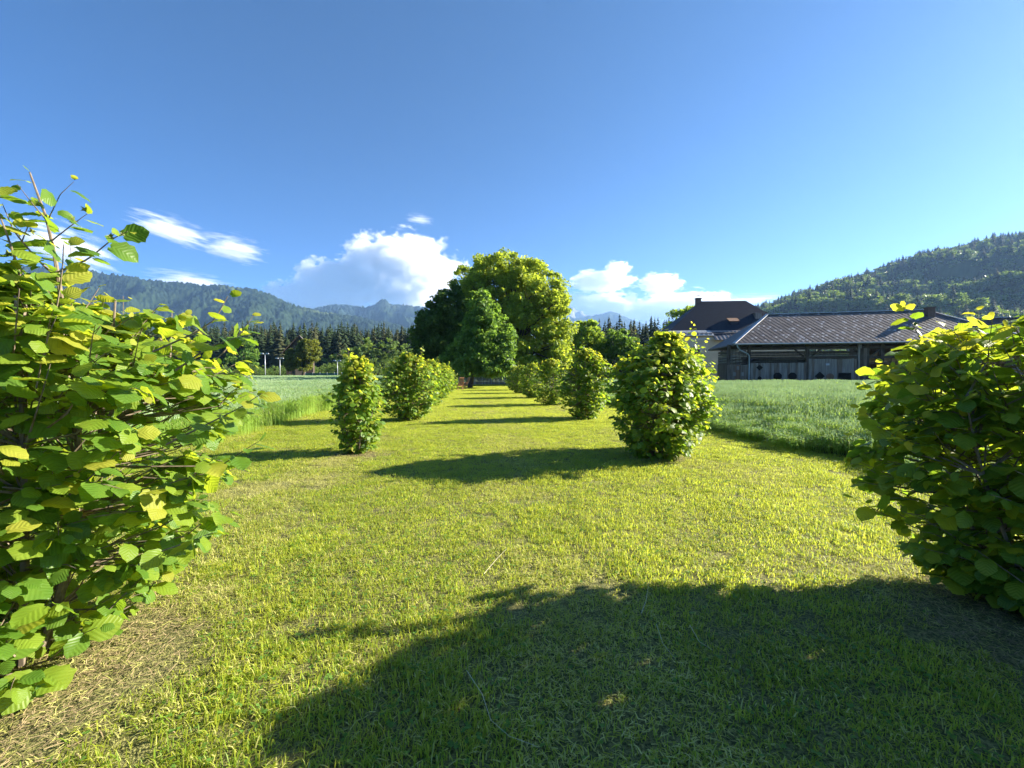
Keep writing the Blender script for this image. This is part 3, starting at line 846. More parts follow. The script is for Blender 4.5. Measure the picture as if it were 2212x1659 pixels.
for g_, m_ in ((0, M_slate), (1, M_slate_glint)):
    big[g_].build('tiles', m_, roof)['kind'] = 'stuff'
# ridge and hip sheets, gutter, downpipe
def trim(a, b, w=.26, name='ridge_sheet'):
    MB().bar(np.array(a) + [0, 0, .06], np.array(b) + [0, 0, .06], w, .07).build(name, M_zinc, roof)
trim(R1, R2); trim(A, R1, .30, 'hip_sheet'); trim(B_, R2, .28, 'hip_sheet')
ch = MB().box(-.30, .30, -.3, .3, -.9, .78).box(-.36, .36, -.36, .36, .782, .86).build('chimney', M_brick, roof)
ch.location = A + np.array([19.2, 0, 0]) + e_v * (sl * .80)
MB().tube([(0, -.07, ZE - .05), (BL, -.07, ZE - .05)], .07, 8).build('gutter', M_zinc, barn)
uL, _ = on_wall(1618, 800, .82)
MB().tube([(.25, -.07, ZE - .1), (.28, -.05, ZE - .3), (.6, .2, ZE - .62), (uL - .15, .72, ZE - 1.0), (uL, .80, ZE - 1.2), (uL, .80, 2), (uL, .80, 0.02)], .055, 8).build('downpipe', M_pipe, barn, smooth=True)
# frame: posts, beams
for x in (1574, 1618, 1744, 1856, 1873, 1905, 2000, 2080):
    u, _ = on_wall(x, 800)
    MB().box(u - .14, u + .14, .9, 1.16, 0.0, ZE - .02).build('post', M_beam if x != 1856 else M_wood2, barn)
for z0 in (ZE - .55, 3.0):
    MB().box(.95, BL - .9, .98, 1.14, z0, z0 + .2).build('beam', M_beam, barn)
uA, uB = on_wall(1574, 800)[0], BL - .95
def planks(name, x0, x1, ytop, mats, v=.86, w=.24, z0=.05, step=None, label=None):
    """a board wall or gate: each plank a piece of its own"""
    a, _ = on_wall(x0, 800, v); b, _ = on_wall(x1, 800, v); zt = on_wall((x0 + x1) / 2, ytop, v)[1]
    g = MB().box(a + .02, b - .02, v + .05, v + .09, z0 + .05, zt - .05).build(name, mats[0], barn)
    if label: g['label'] = label
    n = max(2, int((b - a) / w))
    for k in range(n):
        p0 = a + (b - a) * k / n + .008; p1 = a + (b - a) * (k + 1) / n - .008
        off = rt.uniform(0, .012)
        MB().box(p0, p1, v - off, v + .046 - off, z0, zt + rt.uniform(-.03, .03)).build('plank', mats[rt.integers(len(mats))], g)
    return g, a, b, zt
g1, *_ = planks('gate', 1621, 1742, 784, [M_wood, M_wood2, M_wood2], label='grey board gate with round holes')
g2, *_ = planks('gate', 1747, 1851, 775, [M_wood2, M_wood, M_wood2], label='taller board gate with a diamond hole')
g3, *_ = planks('wall_boards', 1571, 1616, 788, [M_wood3, M_wood], label='brown boarded wall at the left corner')
planks('wall_boards', 1858, 1872, 752, [M_beam, M_wood])
def shape_on(x, y, r, n, name, mat, parent, rot=0.0, v=.80, sx=1.0, th=.04):
    u, z = on_wall(x, y, v)
    poly = [(u + sx * r * math.cos(rot + 2 * math.pi * k / n), v, z + r * math.sin(rot + 2 * math.pi * k / n)) for k in range(n)]
    return MB().prism(poly, (0, th, 0)).build(name, mat, parent)
for (x, y, r, n) in ((1641, 794, .30, 4), (1680, 813, .40, 8), (1712, 813, .40, 8), (1641, 817, .22, 4)):
    shape_on(x, y, r, n, 'hole_shade_plate', M_hole_shade, g1, rot=math.pi / n if n == 8 else 0)  # solid plates on the planks, the holes' darkness is their colour
for (x, y, r, n, m_) in ((1771, 812.5, .44, 4, M_hole_shade), (1793, 814, .34, 12, M_wood3), (1825, 813, .5, 4, M_hole_shade), (1788, 787, .14, 4, M_zinc)):
    shape_on(x, y, r, n, 'hole_shade_plate' if m_ is M_hole_shade else 'plate', m_, g2, rot=math.pi / 4 if x > 1820 or m_ is M_zinc else 0, sx=1.5 if x > 1820 or m_ is M_zinc else 1)
shape_on(1872, 800, .28, 4, 'meter_box', surf_mat('white_enamel', (.6, .62, .62), (.7, .7, .7), rough=.5, bump=0), barn, rot=math.pi / 4, v=.78, th=.1)
# small shutters in the left wall
for x, y in ((1587, 808), (1604, 808), (1594, 795)):
    shape_on(x, y, .26, 4, 'shutter', M_wood2, g3, rot=math.pi / 4, sx=.7)
# open lattice of rails above the gates
for z in np.arange(3.05, ZE - .6, .21):
    for (x0, x1) in ((1575, 1617), (1619, 1743), (1745, 1872)):
        if rt.random() < .12: continue
        a, b = on_wall(x0, 800)[0], on_wall(x1, 800)[0]
        MB().box(a + .15, b - .15, 1.0 + rt.uniform(-.01, .02), 1.05, z, z + rt.uniform(.06, .10)).build('rail', M_wood2 if rt.random() < .5 else M_wood, barn)
for x in (1582, 1590, 1598, 1606):
    u, _ = on_wall(x, 800)
    MB().box(u - .03, u + .03, 1.06, 1.10, 2.4, ZE - .5).build('rail', M_wood, barn)
# braces under the eave
for x in (1744, 1873, 2000):
    u, _ = on_wall(x, 800)
    for s_ in (-1, 1):
        MB().bar((u + s_ * .12, 1.0, ZE - 1.5), (u + s_ * 1.15, 1.0, ZE - .55), .12, .14).build('brace', M_beam, barn)
# rafters ends below the eave
for u in np.arange(.6, BL - .4, .95):
    MB().bar((u, .06, ZE - .18), (u, 1.2, ZE - .18 + 1.1 * (ZR - ZE) / (BD / 2)), .10, .14).build('rafter', M_beam, barn)
# side and rear walls with gaps, loft floor with hay and timber, threshing floor
for v in np.arange(1.0, BD - .9, .33):
    MB().box(.95, 1.01, v, v + .29, 0, 2.6).build('side_plank', M_wood, barn)
for z in np.arange(2.7, ZE - .3, .3):
    MB().box(.95, 1.01, 1.0, BD - 1.0, z, z + .2).build('side_rail', M_wood2, barn)
    if z > 3.55: MB().box(1.0, BL - 1.0, BD - 1.0, BD - .94, z, z + .2).build('rear_rail', M_wood2, barn)
MB().box(1.0, BL - 1.0, BD - 1.0, BD - .94, 0, 3.55).build('rear_wall', M_wood, barn)
MB().box(BL - 1.01, BL - .95, 1.0, BD - 1.0, 0, ZE).build('end_wall', M_wood, barn)
MB().box(1.2, BL - 1.2, 2.6, BD - 1.2, 2.55, 2.68).build('loft_floor', M_wood, barn)
for k in range(16):
    u = on_wall(1880 + k * 11, 800)[0]
    MB().obox((u, 2.0 + rt.uniform(-.2, .2), 2.95 + rt.uniform(-.15, .35)), (.55, .12, rt.uniform(-.1, .2)), (-.1, .4, .05), (0, -.05, .26)).build('bale', M_hay, barn)
MB().box(on_wall(1876, 800)[0], BL - 1, 1.6, 2.7, 2.45, 2.64).build('loft_edge', M_wood3, barn)
MB().box(on_wall(1876, 800)[0], BL - 1, 4.2, 4.3, 0.0, ZE - .1).build('inner_wall', M_wood3, barn)
for x0, w in ((1640, 1.9), (1690, 2.2), (1760, 1.6), (1800, 2.0)):
    u = on_wall(x0, 800)[0]
    for k in range(3):
        MB().box(u + rt.uniform(-.3, .3), u + w + rt.uniform(-.2, .4), 1.7 + .25 * k, 1.88 + .25 * k, 2.75 + .16 * k, 2.80 + .16 * k).build('stored_board', M_wood2, barn)

# ------------------------------------------------------------------ farmhouse behind the barn
M_roofdark = surf_mat('dark_roof', (.006, .012, .022), (.010, .018, .032), scale=2, rough=.7, bump=.3, bscale=14, dist=(1, 1, 5), spec=.3)
M_plaster = surf_mat('cream_plaster', (.60, .52, .36), (.66, .58, .42), scale=1.2, rough=.95, bump=.1, bscale=30)
M_white = surf_mat('white_plaster', (.70, .70, .68), (.76, .76, .74), scale=1, rough=.9, bump=0)
M_tin = surf_mat('tin_roof', (.16, .135, .125), (.30, .27, .26), scale=.8, rough=.5, bump=.2, dist=(5, 1, 1), metal=.2, spec=.5)
M_glass = surf_mat('window_glass', (.03, .04, .05), (.05, .06, .07), scale=1, rough=.08, bump=0, spec=.6)
house = None
hx, hy = P(1432, 805, 60)[:2]
HA = BANG * .55
HC, HS = math.cos(HA), math.sin(HA)
house = empty('farmhouse', (hx, hy, 0), HA)
tag(house, 'cream farmhouse with tall dark hipped roof behind the barn', 'house')
def hz_(y, d): return CAMH + (805 - y) * d / F
W1, HD, HE, HT = 20.0, 12.0, 6.9, 12.75
# walls
MB().box(.35, W1, .45, HD - .4, 0, HE - .02).build('wall', M_plaster, house)
MB().box(.30, W1 + .05, .40, HD - .35, HE - .55, HE - .25).build('cornice', M_white, house)
# flared lower roof skirt, then the steep upper roof
k0 = [(-.1, -.2, HE - .1), (7.0, -.2, HE - .1), (7.0, 1.5, HE + .78), (1.2, 1.5, HE + .78)]
nrm = unit(np.cross(np.array(k0[1]) - k0[0], np.array(k0[3]) - k0[0]))
sk = MB().prism(k0, nrm * .10).build('eave_roof', M_zinc, house)
for u in np.arange(.5, 7.0, .62):
    MB().bar((u + .1, .05, HE + .16), (u + .1, .55, HE + .42), .06, .16).build('snow_guard', M_tin, sk)
for f_ in (.18, .42):
    MB().bar((0.4, -.2 + 1.7 * f_, HE - .1 + .88 * f_ + .26), (6.9, -.2 + 1.7 * f_, HE - .1 + .88 * f_ + .26), .05, .06).build('guard_rail', M_tin, sk)
k1 = [(7.003, -.5, HE - .75), (13.6, -.5, HE - .75), (13.6, 1.5, HE + .76), (7.003, 1.5, HE + .76)]
nrm1 = unit(np.cross(np.array(k1[1]) - k1[0], np.array(k1[3]) - k1[0]))
pr = MB().prism(k1, nrm1 * .09).build('porch_roof', M_tin, house)
for u in np.arange(7.3, 13.5, .55):
    MB().bar(np.array((u, -.5, HE - .75)) + nrm1 * .11, np.array((u, 1.5, HE + .76)) + nrm1 * .11, .05, .06).build('seam', M_tin, pr)
x0_, x1_, y0_, y1_ = 1.2, 19.2, 1.5, HD - 1.2
z0_, z1_ = HE + .76, HT
ro = MB().add([(x0_, y0_, z0_), (x1_, y0_, z0_), (x1_, y1_, z0_), (x0_, y1_, z0_), (7.3, HD / 2, z1_), (14.0, HD / 2, z1_), (-.1, -.18, HE), (W1 + .5, 1.2, HE), (W1 + .5, HD + .2, HE), (-.1, HD + .2, HE)],
              [(0, 1, 5, 4), (1, 2, 5), (2, 3, 4, 5), (3, 0, 4), (0, 3, 9, 6), (1, 7, 8, 2), (2, 8, 9, 3), (6, 9, 8, 7), (6, 7, 1, 0)]).build('roof', M_roofdark, house)
c1 = MB().box(-.35, .35, -.35, .35, -1.2, .75).box(-.45, .45, -.45, .45, .752, .86).build('chimney', M_brick, ro); c1.location = (6.95, HD / 2 + .2, HT - .35)
c1v = MB().bar((-.45, 0, 1.05), (.45, 0, 1.22), .7, .05).build('chimney_cap', M_tin, ro); c1v.location = (6.95, HD / 2 + .2, HT - .2)
c2 = MB().box(-.45, .45, -.4, .4, -1.5, 1.1).box(-.53, .53, -.48, .48, 1.102, 1.2).build('chimney', M_wood2, ro); c2.location = (14.6, 3.6, HE + 2.4)
# roof hatch standing open
hb = MB().box(-.62, .62, -.1, .9, -.5, .35).build('dormer', M_roofdark, ro); hb.location = (10.8, 2.5, HE + 1.9)
hl = MB().bar((0, -.25, .36), (0, .75, .92), 1.5, .06, up=(0, 0, 1)).build('hatch_lid', M_wood3, ro); hl.location = (10.8, 2.5, HE + 1.9)
for u in (1.6, 4.2, 8.0, 10.6):
    for z in (1.0, 4.0):
        w_ = MB().box(u, u + 1.1, .36, .43, z, z + 1.5).build('window', M_white, house)
        MB().box(u + .08, u + .52, .335, .358, z + .08, z + 1.42).box(u + .58, u + 1.02, .335, .358, z + .08, z + 1.42).build('pane', M_glass, w_)

# ------------------------------------------------------------------ second farm building at the right edge
sx_, sy_ = P(2140, 805, 46)[:2]
shed = empty('farm_building', (sx_, sy_, 0), BANG)
tag(shed, 'brown roofed farm building at the far right beyond the barn', 'building')
SE, SR, SL, SD_ = 4.4, 8.1, 16.0, 9.0
MB().add([(0, 0, SE), (SL, 0, SE), (SL, SD_, SE), (0, SD_, SE), (.0, SD_ / 2, SR), (SL, SD_ / 2, SR)], [(0, 1, 5, 4), (2, 3, 4, 5), (3, 0, 4), (1, 2, 5), (0, 3, 2, 1)]).build('roof', surf_mat('brown_roof', (.085, .06, .052), (.12, .088, .075), scale=2, rough=.8, bump=.3, bscale=12), shed)
MB().bar((-.1, SD_ / 2, SR + .04), (SL + .1, SD_ / 2, SR + .04), .3, .08).build('ridge_sheet', M_zinc, shed)
MB().box(.5, SL - .5, .6, SD_ - .6, 0, SE - .02).build('wall', M_wood, shed)
MB().box(2, 5, .52, .59, .05, 3.2).build('gate', M_wood2, shed)

# ------------------------------------------------------------------ hay barn behind the ivy covered tree on the left
hb_ = GB(648, 118)
hut = empty('hay_hut', hb_, .30)
tag(hut, 'steep gabled dark wooden hut half hidden by an ivy covered tree', 'hut')
w2, l2, e2, r2 = 3.4, 6.0, 7.2, 12.0
MB().add([(-w2, 0, 0), (w2, 0, 0), (w2, l2, 0), (-w2, l2, 0), (-w2, 0, e2), (w2, 0, e2), (w2, l2, e2), (-w2, l2, e2), (0, 0, r2 - .2), (0, l2, r2 - .2)],
         [(0, 1, 5, 8, 4), (2, 3, 7, 9, 6), (1, 2, 6, 5), (3, 0, 4, 7)]).build('wall', M_beam, hut)
for s_ in (-1, 1):
    pl = [(0, -.9, r2), (s_ * (w2 + 1.0), -.9, e2 - .2), (s_ * (w2 + 1.0), l2 + .6, e2 - .2), (0, l2 + .6, r2)]
    MB().prism(pl, (0, 0, .22)).build('roof_slope', M_beam if s_ < 0 else M_wood2, hut)
MB().box(-1.2, 1.2, -.09, -.02, 0.05, 2.8).build('door', M_wood, hut)
tb = GB(652, 112)
broadleaf('broadleaf_tree', 'olive ivy covered tree with forked bare trunk in front of the hut', tb,
          [(rel(664, 765, 111, tb), (3.2, 2.6, 3.4)), (rel(668, 748, 111, tb), (2.5, 2.2, 1.9)), (rel(636, 776, 112, tb), (2.2, 2.4, 2.6)), (rel(652, 789, 112, tb), (2.6, 2.0, 1.9)), (rel(628, 788, 112, tb), (1.6, 2.0, 2.0))], CM_olive, 190, 70, .5, 81, trunk_r=.35, trunk_h=6, cl_r=(.5, 1.0))
scrub(527, 722, 150, 82, 'slim dark tree behind the sprigs of the big left bush', CM_dark, .8)

# ------------------------------------------------------------------ floodlight poles and court fence
M_galv = surf_mat('galvanised_steel', (.34, .37, .40), (.42, .45, .48), scale=2, rough=.4, bump=0, metal=.3)
for x, yt, d, lb in ((573, 765, 104, 'tallest grey floodlight pole beyond the left field'), (605, 775, 106, 'floodlight pole just left of the ivy covered tree'), (729, 780, 112, 'floodlight pole right of the hut beside the green court fence')):
    b = GB(x, d); h = hz_(yt, d)
    pole = empty('floodlight_pole', b)
    tag(pole, lb, 'light pole', 'floodlight poles of the sports court')
    MB().tube([(0, 0, 0), (0, 0, h * .5), (0, 0, h)], [.12, .10, .08], 8).build('pole', M_galv, pole, smooth=True)
    MB().bar((-.85, 0, h), (.85, 0, h), .10, .10).build('cross_arm', M_galv, pole)
    for s_ in (-1, 1):
        MB().obox((s_ * .65, -.12, h + .12), (.30, 0, 0), (0, .16, -.05), (0, .05, .12)).build('lamp_head', M_galv, pole)
fn = empty('court_fence', GB(660, 116))
tag(fn, 'low green mesh fence of the sports court beyond the left field', 'fence')
M_net = surf_mat('green_net', (.05, .14, .12), (.08, .18, .16), scale=2, rough=.8, bump=0)
f0, f1 = GB(660, 116) * 0, GB(800, 116) - GB(660, 116)
for k in range(10):
    p = f0 + (f1 - f0) * k / 9
    MB().tube([(p[0], p[1], 0), (p[0], p[1], 1.75)], .06, 6).build('post', M_galv, fn)
for k in range(9):
    a, b = f0 + (f1 - f0) * k / 9, f0 + (f1 - f0) * (k + 1) / 9
    MB().bar(a + [0, .08, .8], b + [0, .08, .8], .03, 1.45).build('net_panel', M_net, fn)

# ------------------------------------------------------------------ board fence at the end of the lawn
M_fence = [surf_mat('fence_board', (.20, .17, .13), (.30, .26, .21), scale=4, rough=.95, bump=.2), surf_mat('fence_board_grey', (.28, .27, .25), (.40, .38, .35), scale=4, rough=.95, bump=.2)]
f0, f1 = GB(945, 54.5), GB(1160, 54.5)
fe = empty('board_fence', f0)
tag(fe, 'weathered upright board fence closing the far end of the lawn', 'fence')
dv = f1 - f0; Lf = np.linalg.norm(dv[:2]); ux = dv / Lf; uy = np.array([-ux[1], ux[0], 0])
for k in range(int(Lf / .17)):
    c = ux * (k * .17 + .08)
    hgt = 1.28 + rt.uniform(-.06, .07)
    w_ = .062 + rt.uniform(-.008, .006)
    tl = rt.normal(0, .012)
    MB().prism([c - ux * w_ + [0, 0, .05], c + ux * w_ + [0, 0, .05], c + ux * (w_ + tl) + [0, 0, hgt], c + ux * tl + [0, 0, hgt + .05], c - ux * (w_ - tl) + [0, 0, hgt]], uy * .024).build('board', M_fence[rt.integers(2)], fe)
for z in (.35, 1.0):
    MB().bar(uy * .06 + [0, 0, z], ux * Lf + uy * .06 + [0, 0, z], .05, .09).build('rail', M_fence[0], fe)
for k in range(int(Lf / 2.4) + 1):
    c = ux * k * 2.4 + uy * .14
    MB().box(c[0] - .06, c[0] + .06, c[1] - .06, c[1] + .06, 0, 1.35).build('post', M_fence[0], fe)

# ------------------------------------------------------------------ garden chairs
M_teak = surf_mat('teak', (.36, .17, .075), (.46, .24, .11), scale=8, rough=.6, bump=.1, dist=(1, 1, .2))
def chair(loc, rz, label):
    r = empty('garden_chair', loc, rz)
    tag(r, label, 'chair', 'teak garden chairs')
    # faces +Y; reclining high slatted back
    for s_ in (-1, 1):
        MB().bar((s_ * .26, .30, 0), (s_ * .26, -.30, .66), .05, .035, up=(1, 0, 0)).build('leg', M_teak, r)
        MB().bar((s_ * .235, -.36, 0), (s_ * .235, .22, .44), .05, .035, up=(1, 0, 0)).build('leg', M_teak, r)
        MB().bar((s_ * .28, -.34, .66), (s_ * .28, .26, .64), .06, .03).build('armrest', M_teak, r)
        MB().bar((s_ * .21, -.20, .42), (s_ * .21, -.52, 1.10), .04, .035, up=(1, 0, 0)).build('back_stile', M_teak, r)
    for k in range(6):
        y = -.17 + k * .082
        MB().box(-.225, .225, y, y + .065, .42 + k * .004, .44 + k * .004).build('seat_slat', M_teak, r)
    for k in range(5):
        x = -.155 + k * .0775
        MB().bar((x, -.21, .44), (x, -.51, 1.08), .055, .018, up=(1, 0, 0)).build('back_slat', M_teak, r)
    MB().bar((-.23, -.525, 1.12), (.23, -.525, 1.12), .04, .075, up=(0, -.4, 1)).build('top_rail', M_teak, r)
    MB().bar((-.22, -.20, .40), (.22, -.20, .40), .04, .05).build('seat_rail', M_teak, r)
chair(G(993, 842.5), math.radians(25), 'teak high back garden chair nearest the hazel row, back to the camera')
cp = GB(1003, 40.5)
chair(cp, math.radians(112), 'second teak garden chair turned sideways beside the tree trunk')
# ------------------------------------------------------------------ hazel bushes
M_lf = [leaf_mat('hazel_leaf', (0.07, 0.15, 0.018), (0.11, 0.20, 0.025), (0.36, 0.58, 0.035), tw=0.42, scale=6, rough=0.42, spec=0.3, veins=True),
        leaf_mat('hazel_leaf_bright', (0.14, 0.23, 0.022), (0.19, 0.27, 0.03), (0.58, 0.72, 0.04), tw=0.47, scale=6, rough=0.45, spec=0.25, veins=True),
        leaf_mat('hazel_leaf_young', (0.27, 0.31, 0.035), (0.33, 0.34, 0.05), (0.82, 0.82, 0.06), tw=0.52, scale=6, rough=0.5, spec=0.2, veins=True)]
M_twig = surf_mat('hazel_bark', (0.13, 0.10, 0.07), (0.22, 0.18, 0.13), scale=30, rough=0.8, bump=0.3)
M_nut = leaf_mat('nut_husk', (0.20, 0.26, 0.05), (0.28, 0.32, 0.08), (0.4, 0.45, 0.06), tw=0.3, scale=20)

def leaf_template(rng, rows, cols, curl):
    """rounded hazel leaf, length 1 along +Y, toothed margin, pointed tip, folded and drooping"""
    ts = {9: [0, .05, .17, .31, .46, .60, .73, .85, 1.0], 5: [0, .12, .4, .75, 1.0], 3: [0, .5, 1.0]}[rows]
    prof = lambda t: 0.47 * (math.sin(math.pi * min(1, t * 0.92 + 0.06)) ** 0.62) * (1.0 if t < .80 else max(0.02, 1 - (t - .80) / .20 * .98)) if t > 0 else 0.08
    V, UV = [], []
    h = cols // 2
    fold = rng.uniform(0.0, 0.45); wd = rng.uniform(.86, 1.12); dr = curl * rng.uniform(0.4, 1.3); tw = rng.uniform(-.25, .25)
    skew = rng.uniform(-.06, .06)
    for i, t in enumerate(ts):
        w = prof(t) * wd
        for j in range(cols):
            a = (j - h) / h
            tooth = (0.075 * (1 if i % 2 else -1) + rng.uniform(-.06, .06)) if (abs(a) == 1 and 0 < i < rows - 1 and rows > 3) else 0
            x = a * w * (1 + tooth) + skew * math.sin(t * 3)
            back = -0.07 * abs(a) if t < 0.08 else 0.03 * abs(a) * (1 if i % 2 else 0.2)
            y = t + back
            z = fold * abs(x) - dr * t * t * 0.5 + tw * x * t + rng.uniform(-.03, .03)
            z -= 0.22 * curl * x * x * 2
            V.append((x, y, z)); UV.append((a * w, t))
    ii = np.arange(rows * cols).reshape(rows, cols)
    q = np.stack([ii[:-1, :-1], ii[:-1, 1:], ii[1:, 1:], ii[1:, :-1]], -1).reshape(-1, 4)
    return np.array(V), q, np.array(UV)
rl = np.random.default_rng(5)
LEAF_T = {'hi': [leaf_template(rl, 9, 5, .7) for _ in range(6)], 'mid': [leaf_template(rl, 5, 3, .7) for _ in range(5)], 'lo': [leaf_template(rl, 3, 3, .6) for _ in range(4)]}
LEAF_ME = {lod: [[mesh_np('leaf', V, [q], m, smooth=True, uv=uv) for m in M_lf] for (V, q, uv) in LEAF_T[lod]] for lod in ('hi', 'mid')}

SUNV = np.array(sdir)                                   # leaves turn towards the light
def hazel(name_label, base, prof, lod, n_twigs, lsize, seed, group, lean=(0, 0), n_stems=9, extra=None, sun_young=0.35, n_obj=300, nuts=0, inner=0.3, sx=1.0, per=6.5, tilt=.7, shoots=9, slen=1.0):
    """prof: list of (height, radius) of the crown; extra: explicit shoots as lists of world points"""
    rng = np.random.default_rng(seed)
    zs = np.array([p[0] for p in prof]); rs = np.array([p[1] for p in prof])
    Ht = zs[-1]
    root = empty('hazel_bush', base)
    tag(root, name_label, 'bush', group)
    lob = [rng.uniform(0, 6.28) for _ in range(4)]
    def rad(z, a):
        r = np.interp(z, zs, rs)
        return r * (1 + 0.17 * math.sin(2 * a + lob[0] + z * 1.3) + 0.13 * math.sin(3 * a + lob[1] - z * 2.1) + 0.14 * math.sin(5 * a + lob[2] + z * 3.4))
    def ctr(z):
        return np.array([lean[0] * z / Ht, lean[1] * z / Ht, 0.0])
    # stems
    stems = []
    for k in range(n_stems):
        a = 2 * math.pi * k / n_stems + rng.uniform(-.3, .3)
        zt = Ht * rng.uniform(0.72, 0.97)
        rr = rad(zt, a) * rng.uniform(0.3, 0.9)
        p0 = np.array([math.cos(a) * 0.12, math.sin(a) * 0.12, 0.0]) * rng.uniform(.5, 1.5)
        p1 = np.array([math.cos(a) * rr, math.sin(a) * rr, zt]) + ctr(zt)
        bend = np.array([math.cos(a), math.sin(a), 0]) * 0.10 * rng.uniform(.3, 1.6) + rng.normal(0, .03, 3)
        pth = smooth_path(p0, p1, bend, 9)
        stems.append(pth)
        MB().tube(pth, np.linspace(0.016, 0.005, 9) * rng.uniform(.8, 1.2), 6).build('stem', M_twig, root)
    tw = MB()
    LP, LA, LN, LS, LM = [], [], [], [], []
    def leaves_on(path, lead, n, young, size, start=0.25):
        L = len(path)
        seg = np.linspace(start, 1.0, n)
        for j, t in enumerate(seg):
            f = t * (L - 1); i0 = min(int(f), L - 2)
            p = path[i0] + (path[i0 + 1] - path[i0]) * (f - i0)
            d = unit(path[i0 + 1] - path[i0])
            side = unit(np.cross(d, np.array([0, 0, 1.0])) + 1e-6) * (1 if j % 2 else -1)
            out = unit(np.array([lead[0], lead[1], 0.0]) + 1e-6)
            last = j == n - 1
            ax = unit(side * (0.15 if last else rng.uniform(.5, 1.1)) + d * rng.uniform(.3, .8) + out * rng.uniform(0, .45) + np.array([0, 0, rng.uniform(-.75, .10)]) + rng.normal(0, .16, 3))
            up = np.array([0, 0, 1.0]) * rng.uniform(.45, 1.0) + SUNV * rng.uniform(0, .75) + out * rng.uniform(-.1, tilt) + rng.normal(0, .38, 3)
            nn = unit(up - ax * np.dot(up, ax))
            s = size * rng.uniform(0.5, 1.25) * (0.62 if last else 1.0) * (0.8 + .3 * math.sin(math.pi * t))
            yy = young * (t ** 2)
            r = rng.random()
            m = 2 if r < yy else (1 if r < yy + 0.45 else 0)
            pet = side * 0.012 + ax * 0.012
            LP.append(p + pet); LA.append(ax); LN.append(nn); LS.append(s); LM.append(m)
    for k in range(n_twigs):
        z = Ht * (0.04 + 0.95 * rng.random() ** 0.85)
        a = rng.uniform(0, 2 * math.pi)
        R = rad(z, a)
        depth = rng.random()
        rf = rng.uniform(0.82, 1.04) if depth > inner else rng.uniform(0.35, 0.85)
        end = np.array([math.cos(a) * R * rf * sx, math.sin(a) * R * rf, z]) + ctr(z)
        L = rng.uniform(0.22, 0.46) * min(1.0, .45 + R)
        out = np.array([math.cos(a), math.sin(a), 0])
        topness = max(0, (z / Ht - .7) / .3)
        start = end - unit(out * (1 - .6 * topness) + np.array([0, 0, .35 + 0.9 * topness]) + rng.normal(0, .25, 3)) * L
        if start[2] < 0.03: start[2] = 0.03
        path = smooth_path(start, end, np.array([0, 0, rng.uniform(-.02, .05)]), 4)
        tw.tube(path, np.linspace(0.0045, 0.0018, 4), 3, cap=False)
        # join twig to the closest stem
        best = min(stems, key=lambda s: np.min(np.linalg.norm(s - start, axis=1)))
        bi = np.argmin(np.linalg.norm(best - (start - [0, 0, .12]), axis=1))
        tw.tube(smooth_path(best[bi], start, np.zeros(3), 3), [0.007, 0.006, 0.0045], 3, cap=False)
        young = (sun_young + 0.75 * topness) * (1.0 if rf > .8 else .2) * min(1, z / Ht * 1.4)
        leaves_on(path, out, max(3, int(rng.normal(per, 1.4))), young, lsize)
    # long shoots standing out of the crown
    for k in range(shoots):
        z = Ht * rng.uniform(.45, .92); a = rng.uniform(0, 6.28); R = rad(z, a)
        out = np.array([math.cos(a), math.sin(a), 0])
        st0 = out * R * rng.uniform(.45, .8) + ctr(z) + np.array([0, 0, z])
        up_ = .5 + 1.6 * max(0, z / Ht - .6) / .3
        en = st0 + unit(out * rng.uniform(.4, 1.0) + np.array([0, 0, up_]) + rng.normal(0, .15, 3)) * slen * rng.uniform(.40, .78) * min(1, .4 + .55 * R)
        pth = smooth_path(st0, en, out * .03, 6)
        tw.tube(pth, np.linspace(.0055, .0018, 6), 4, cap=False)
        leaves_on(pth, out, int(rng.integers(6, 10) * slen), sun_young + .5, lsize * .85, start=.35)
    for pth, siz, n, yg in (extra or []):
        pth = np.array(pth) - np.array(base)
        fine = np.stack([np.interp(np.linspace(0, len(pth) - 1, 14), range(len(pth)), pth[:, c]) for c in range(3)], 1)
        MB().tube(fine, np.linspace(siz, siz * .3, 14), 6).build('stem', M_twig, root)
        leaves_on(fine, unit(fine[-1] - fine[0]), int(n * 1.6), yg, lsize * .82, start=0.12)
    tw.build('twigs', M_twig, root)['kind'] = 'stuff'
    LP, LA, LN, LS, LM = map(np.array, (LP, LA, LN, LS, LM))
    ok = LP[:, 2] > 0.02
    LP, LA, LN, LS, LM = LP[ok], LA[ok], LN[ok], LS[ok], LM[ok]
    SD = np.cross(LA, LN)
    var = rng.integers(0, len(LEAF_T[lod]), len(LP))
    vis = np.zeros(len(LP), bool)
    if lod in LEAF_ME and n_obj:
        wp = LP + np.array(base)
        dist = np.linalg.norm(wp - np.array([0, 0, CAMH]), axis=1)
        cd = unit(np.array([0, 0, CAMH]) - (np.array(base) + np.array([0, 0, Ht * .5])))
        front = ((LP - np.array([0, 0, Ht * .5])) @ cd)
        q = np.stack([wp[:, 0], wp[:, 1]], 1)
        fwd = q @ np.array([math.sin(YAW), math.cos(YAW)]); lat = q @ np.array([math.cos(YAW), -math.sin(YAW)])
        inside = (np.abs(lat) < fwd * 1.27) & (fwd > 0.2)
        score = LS / dist * (1 + 0.6 * front / (np.abs(front).max() + 1e-6)) * inside
        vis[np.argsort(-score)[:n_obj]] = True
        for i in np.where(vis)[0]:
            o = bpy.data.objects.new('leaf', LEAF_ME[lod][var[i]][LM[i]])
            s = LS[i]
            o.matrix_basis = Matrix(((SD[i][0] * s, LA[i][0] * s, LN[i][0] * s, LP[i][0]), (SD[i][1] * s, LA[i][1] * s, LN[i][1] * s, LP[i][1]), (SD[i][2] * s, LA[i][2] * s, LN[i][2] * s, LP[i][2]), (0, 0, 0, 1)))
            link(o, root)
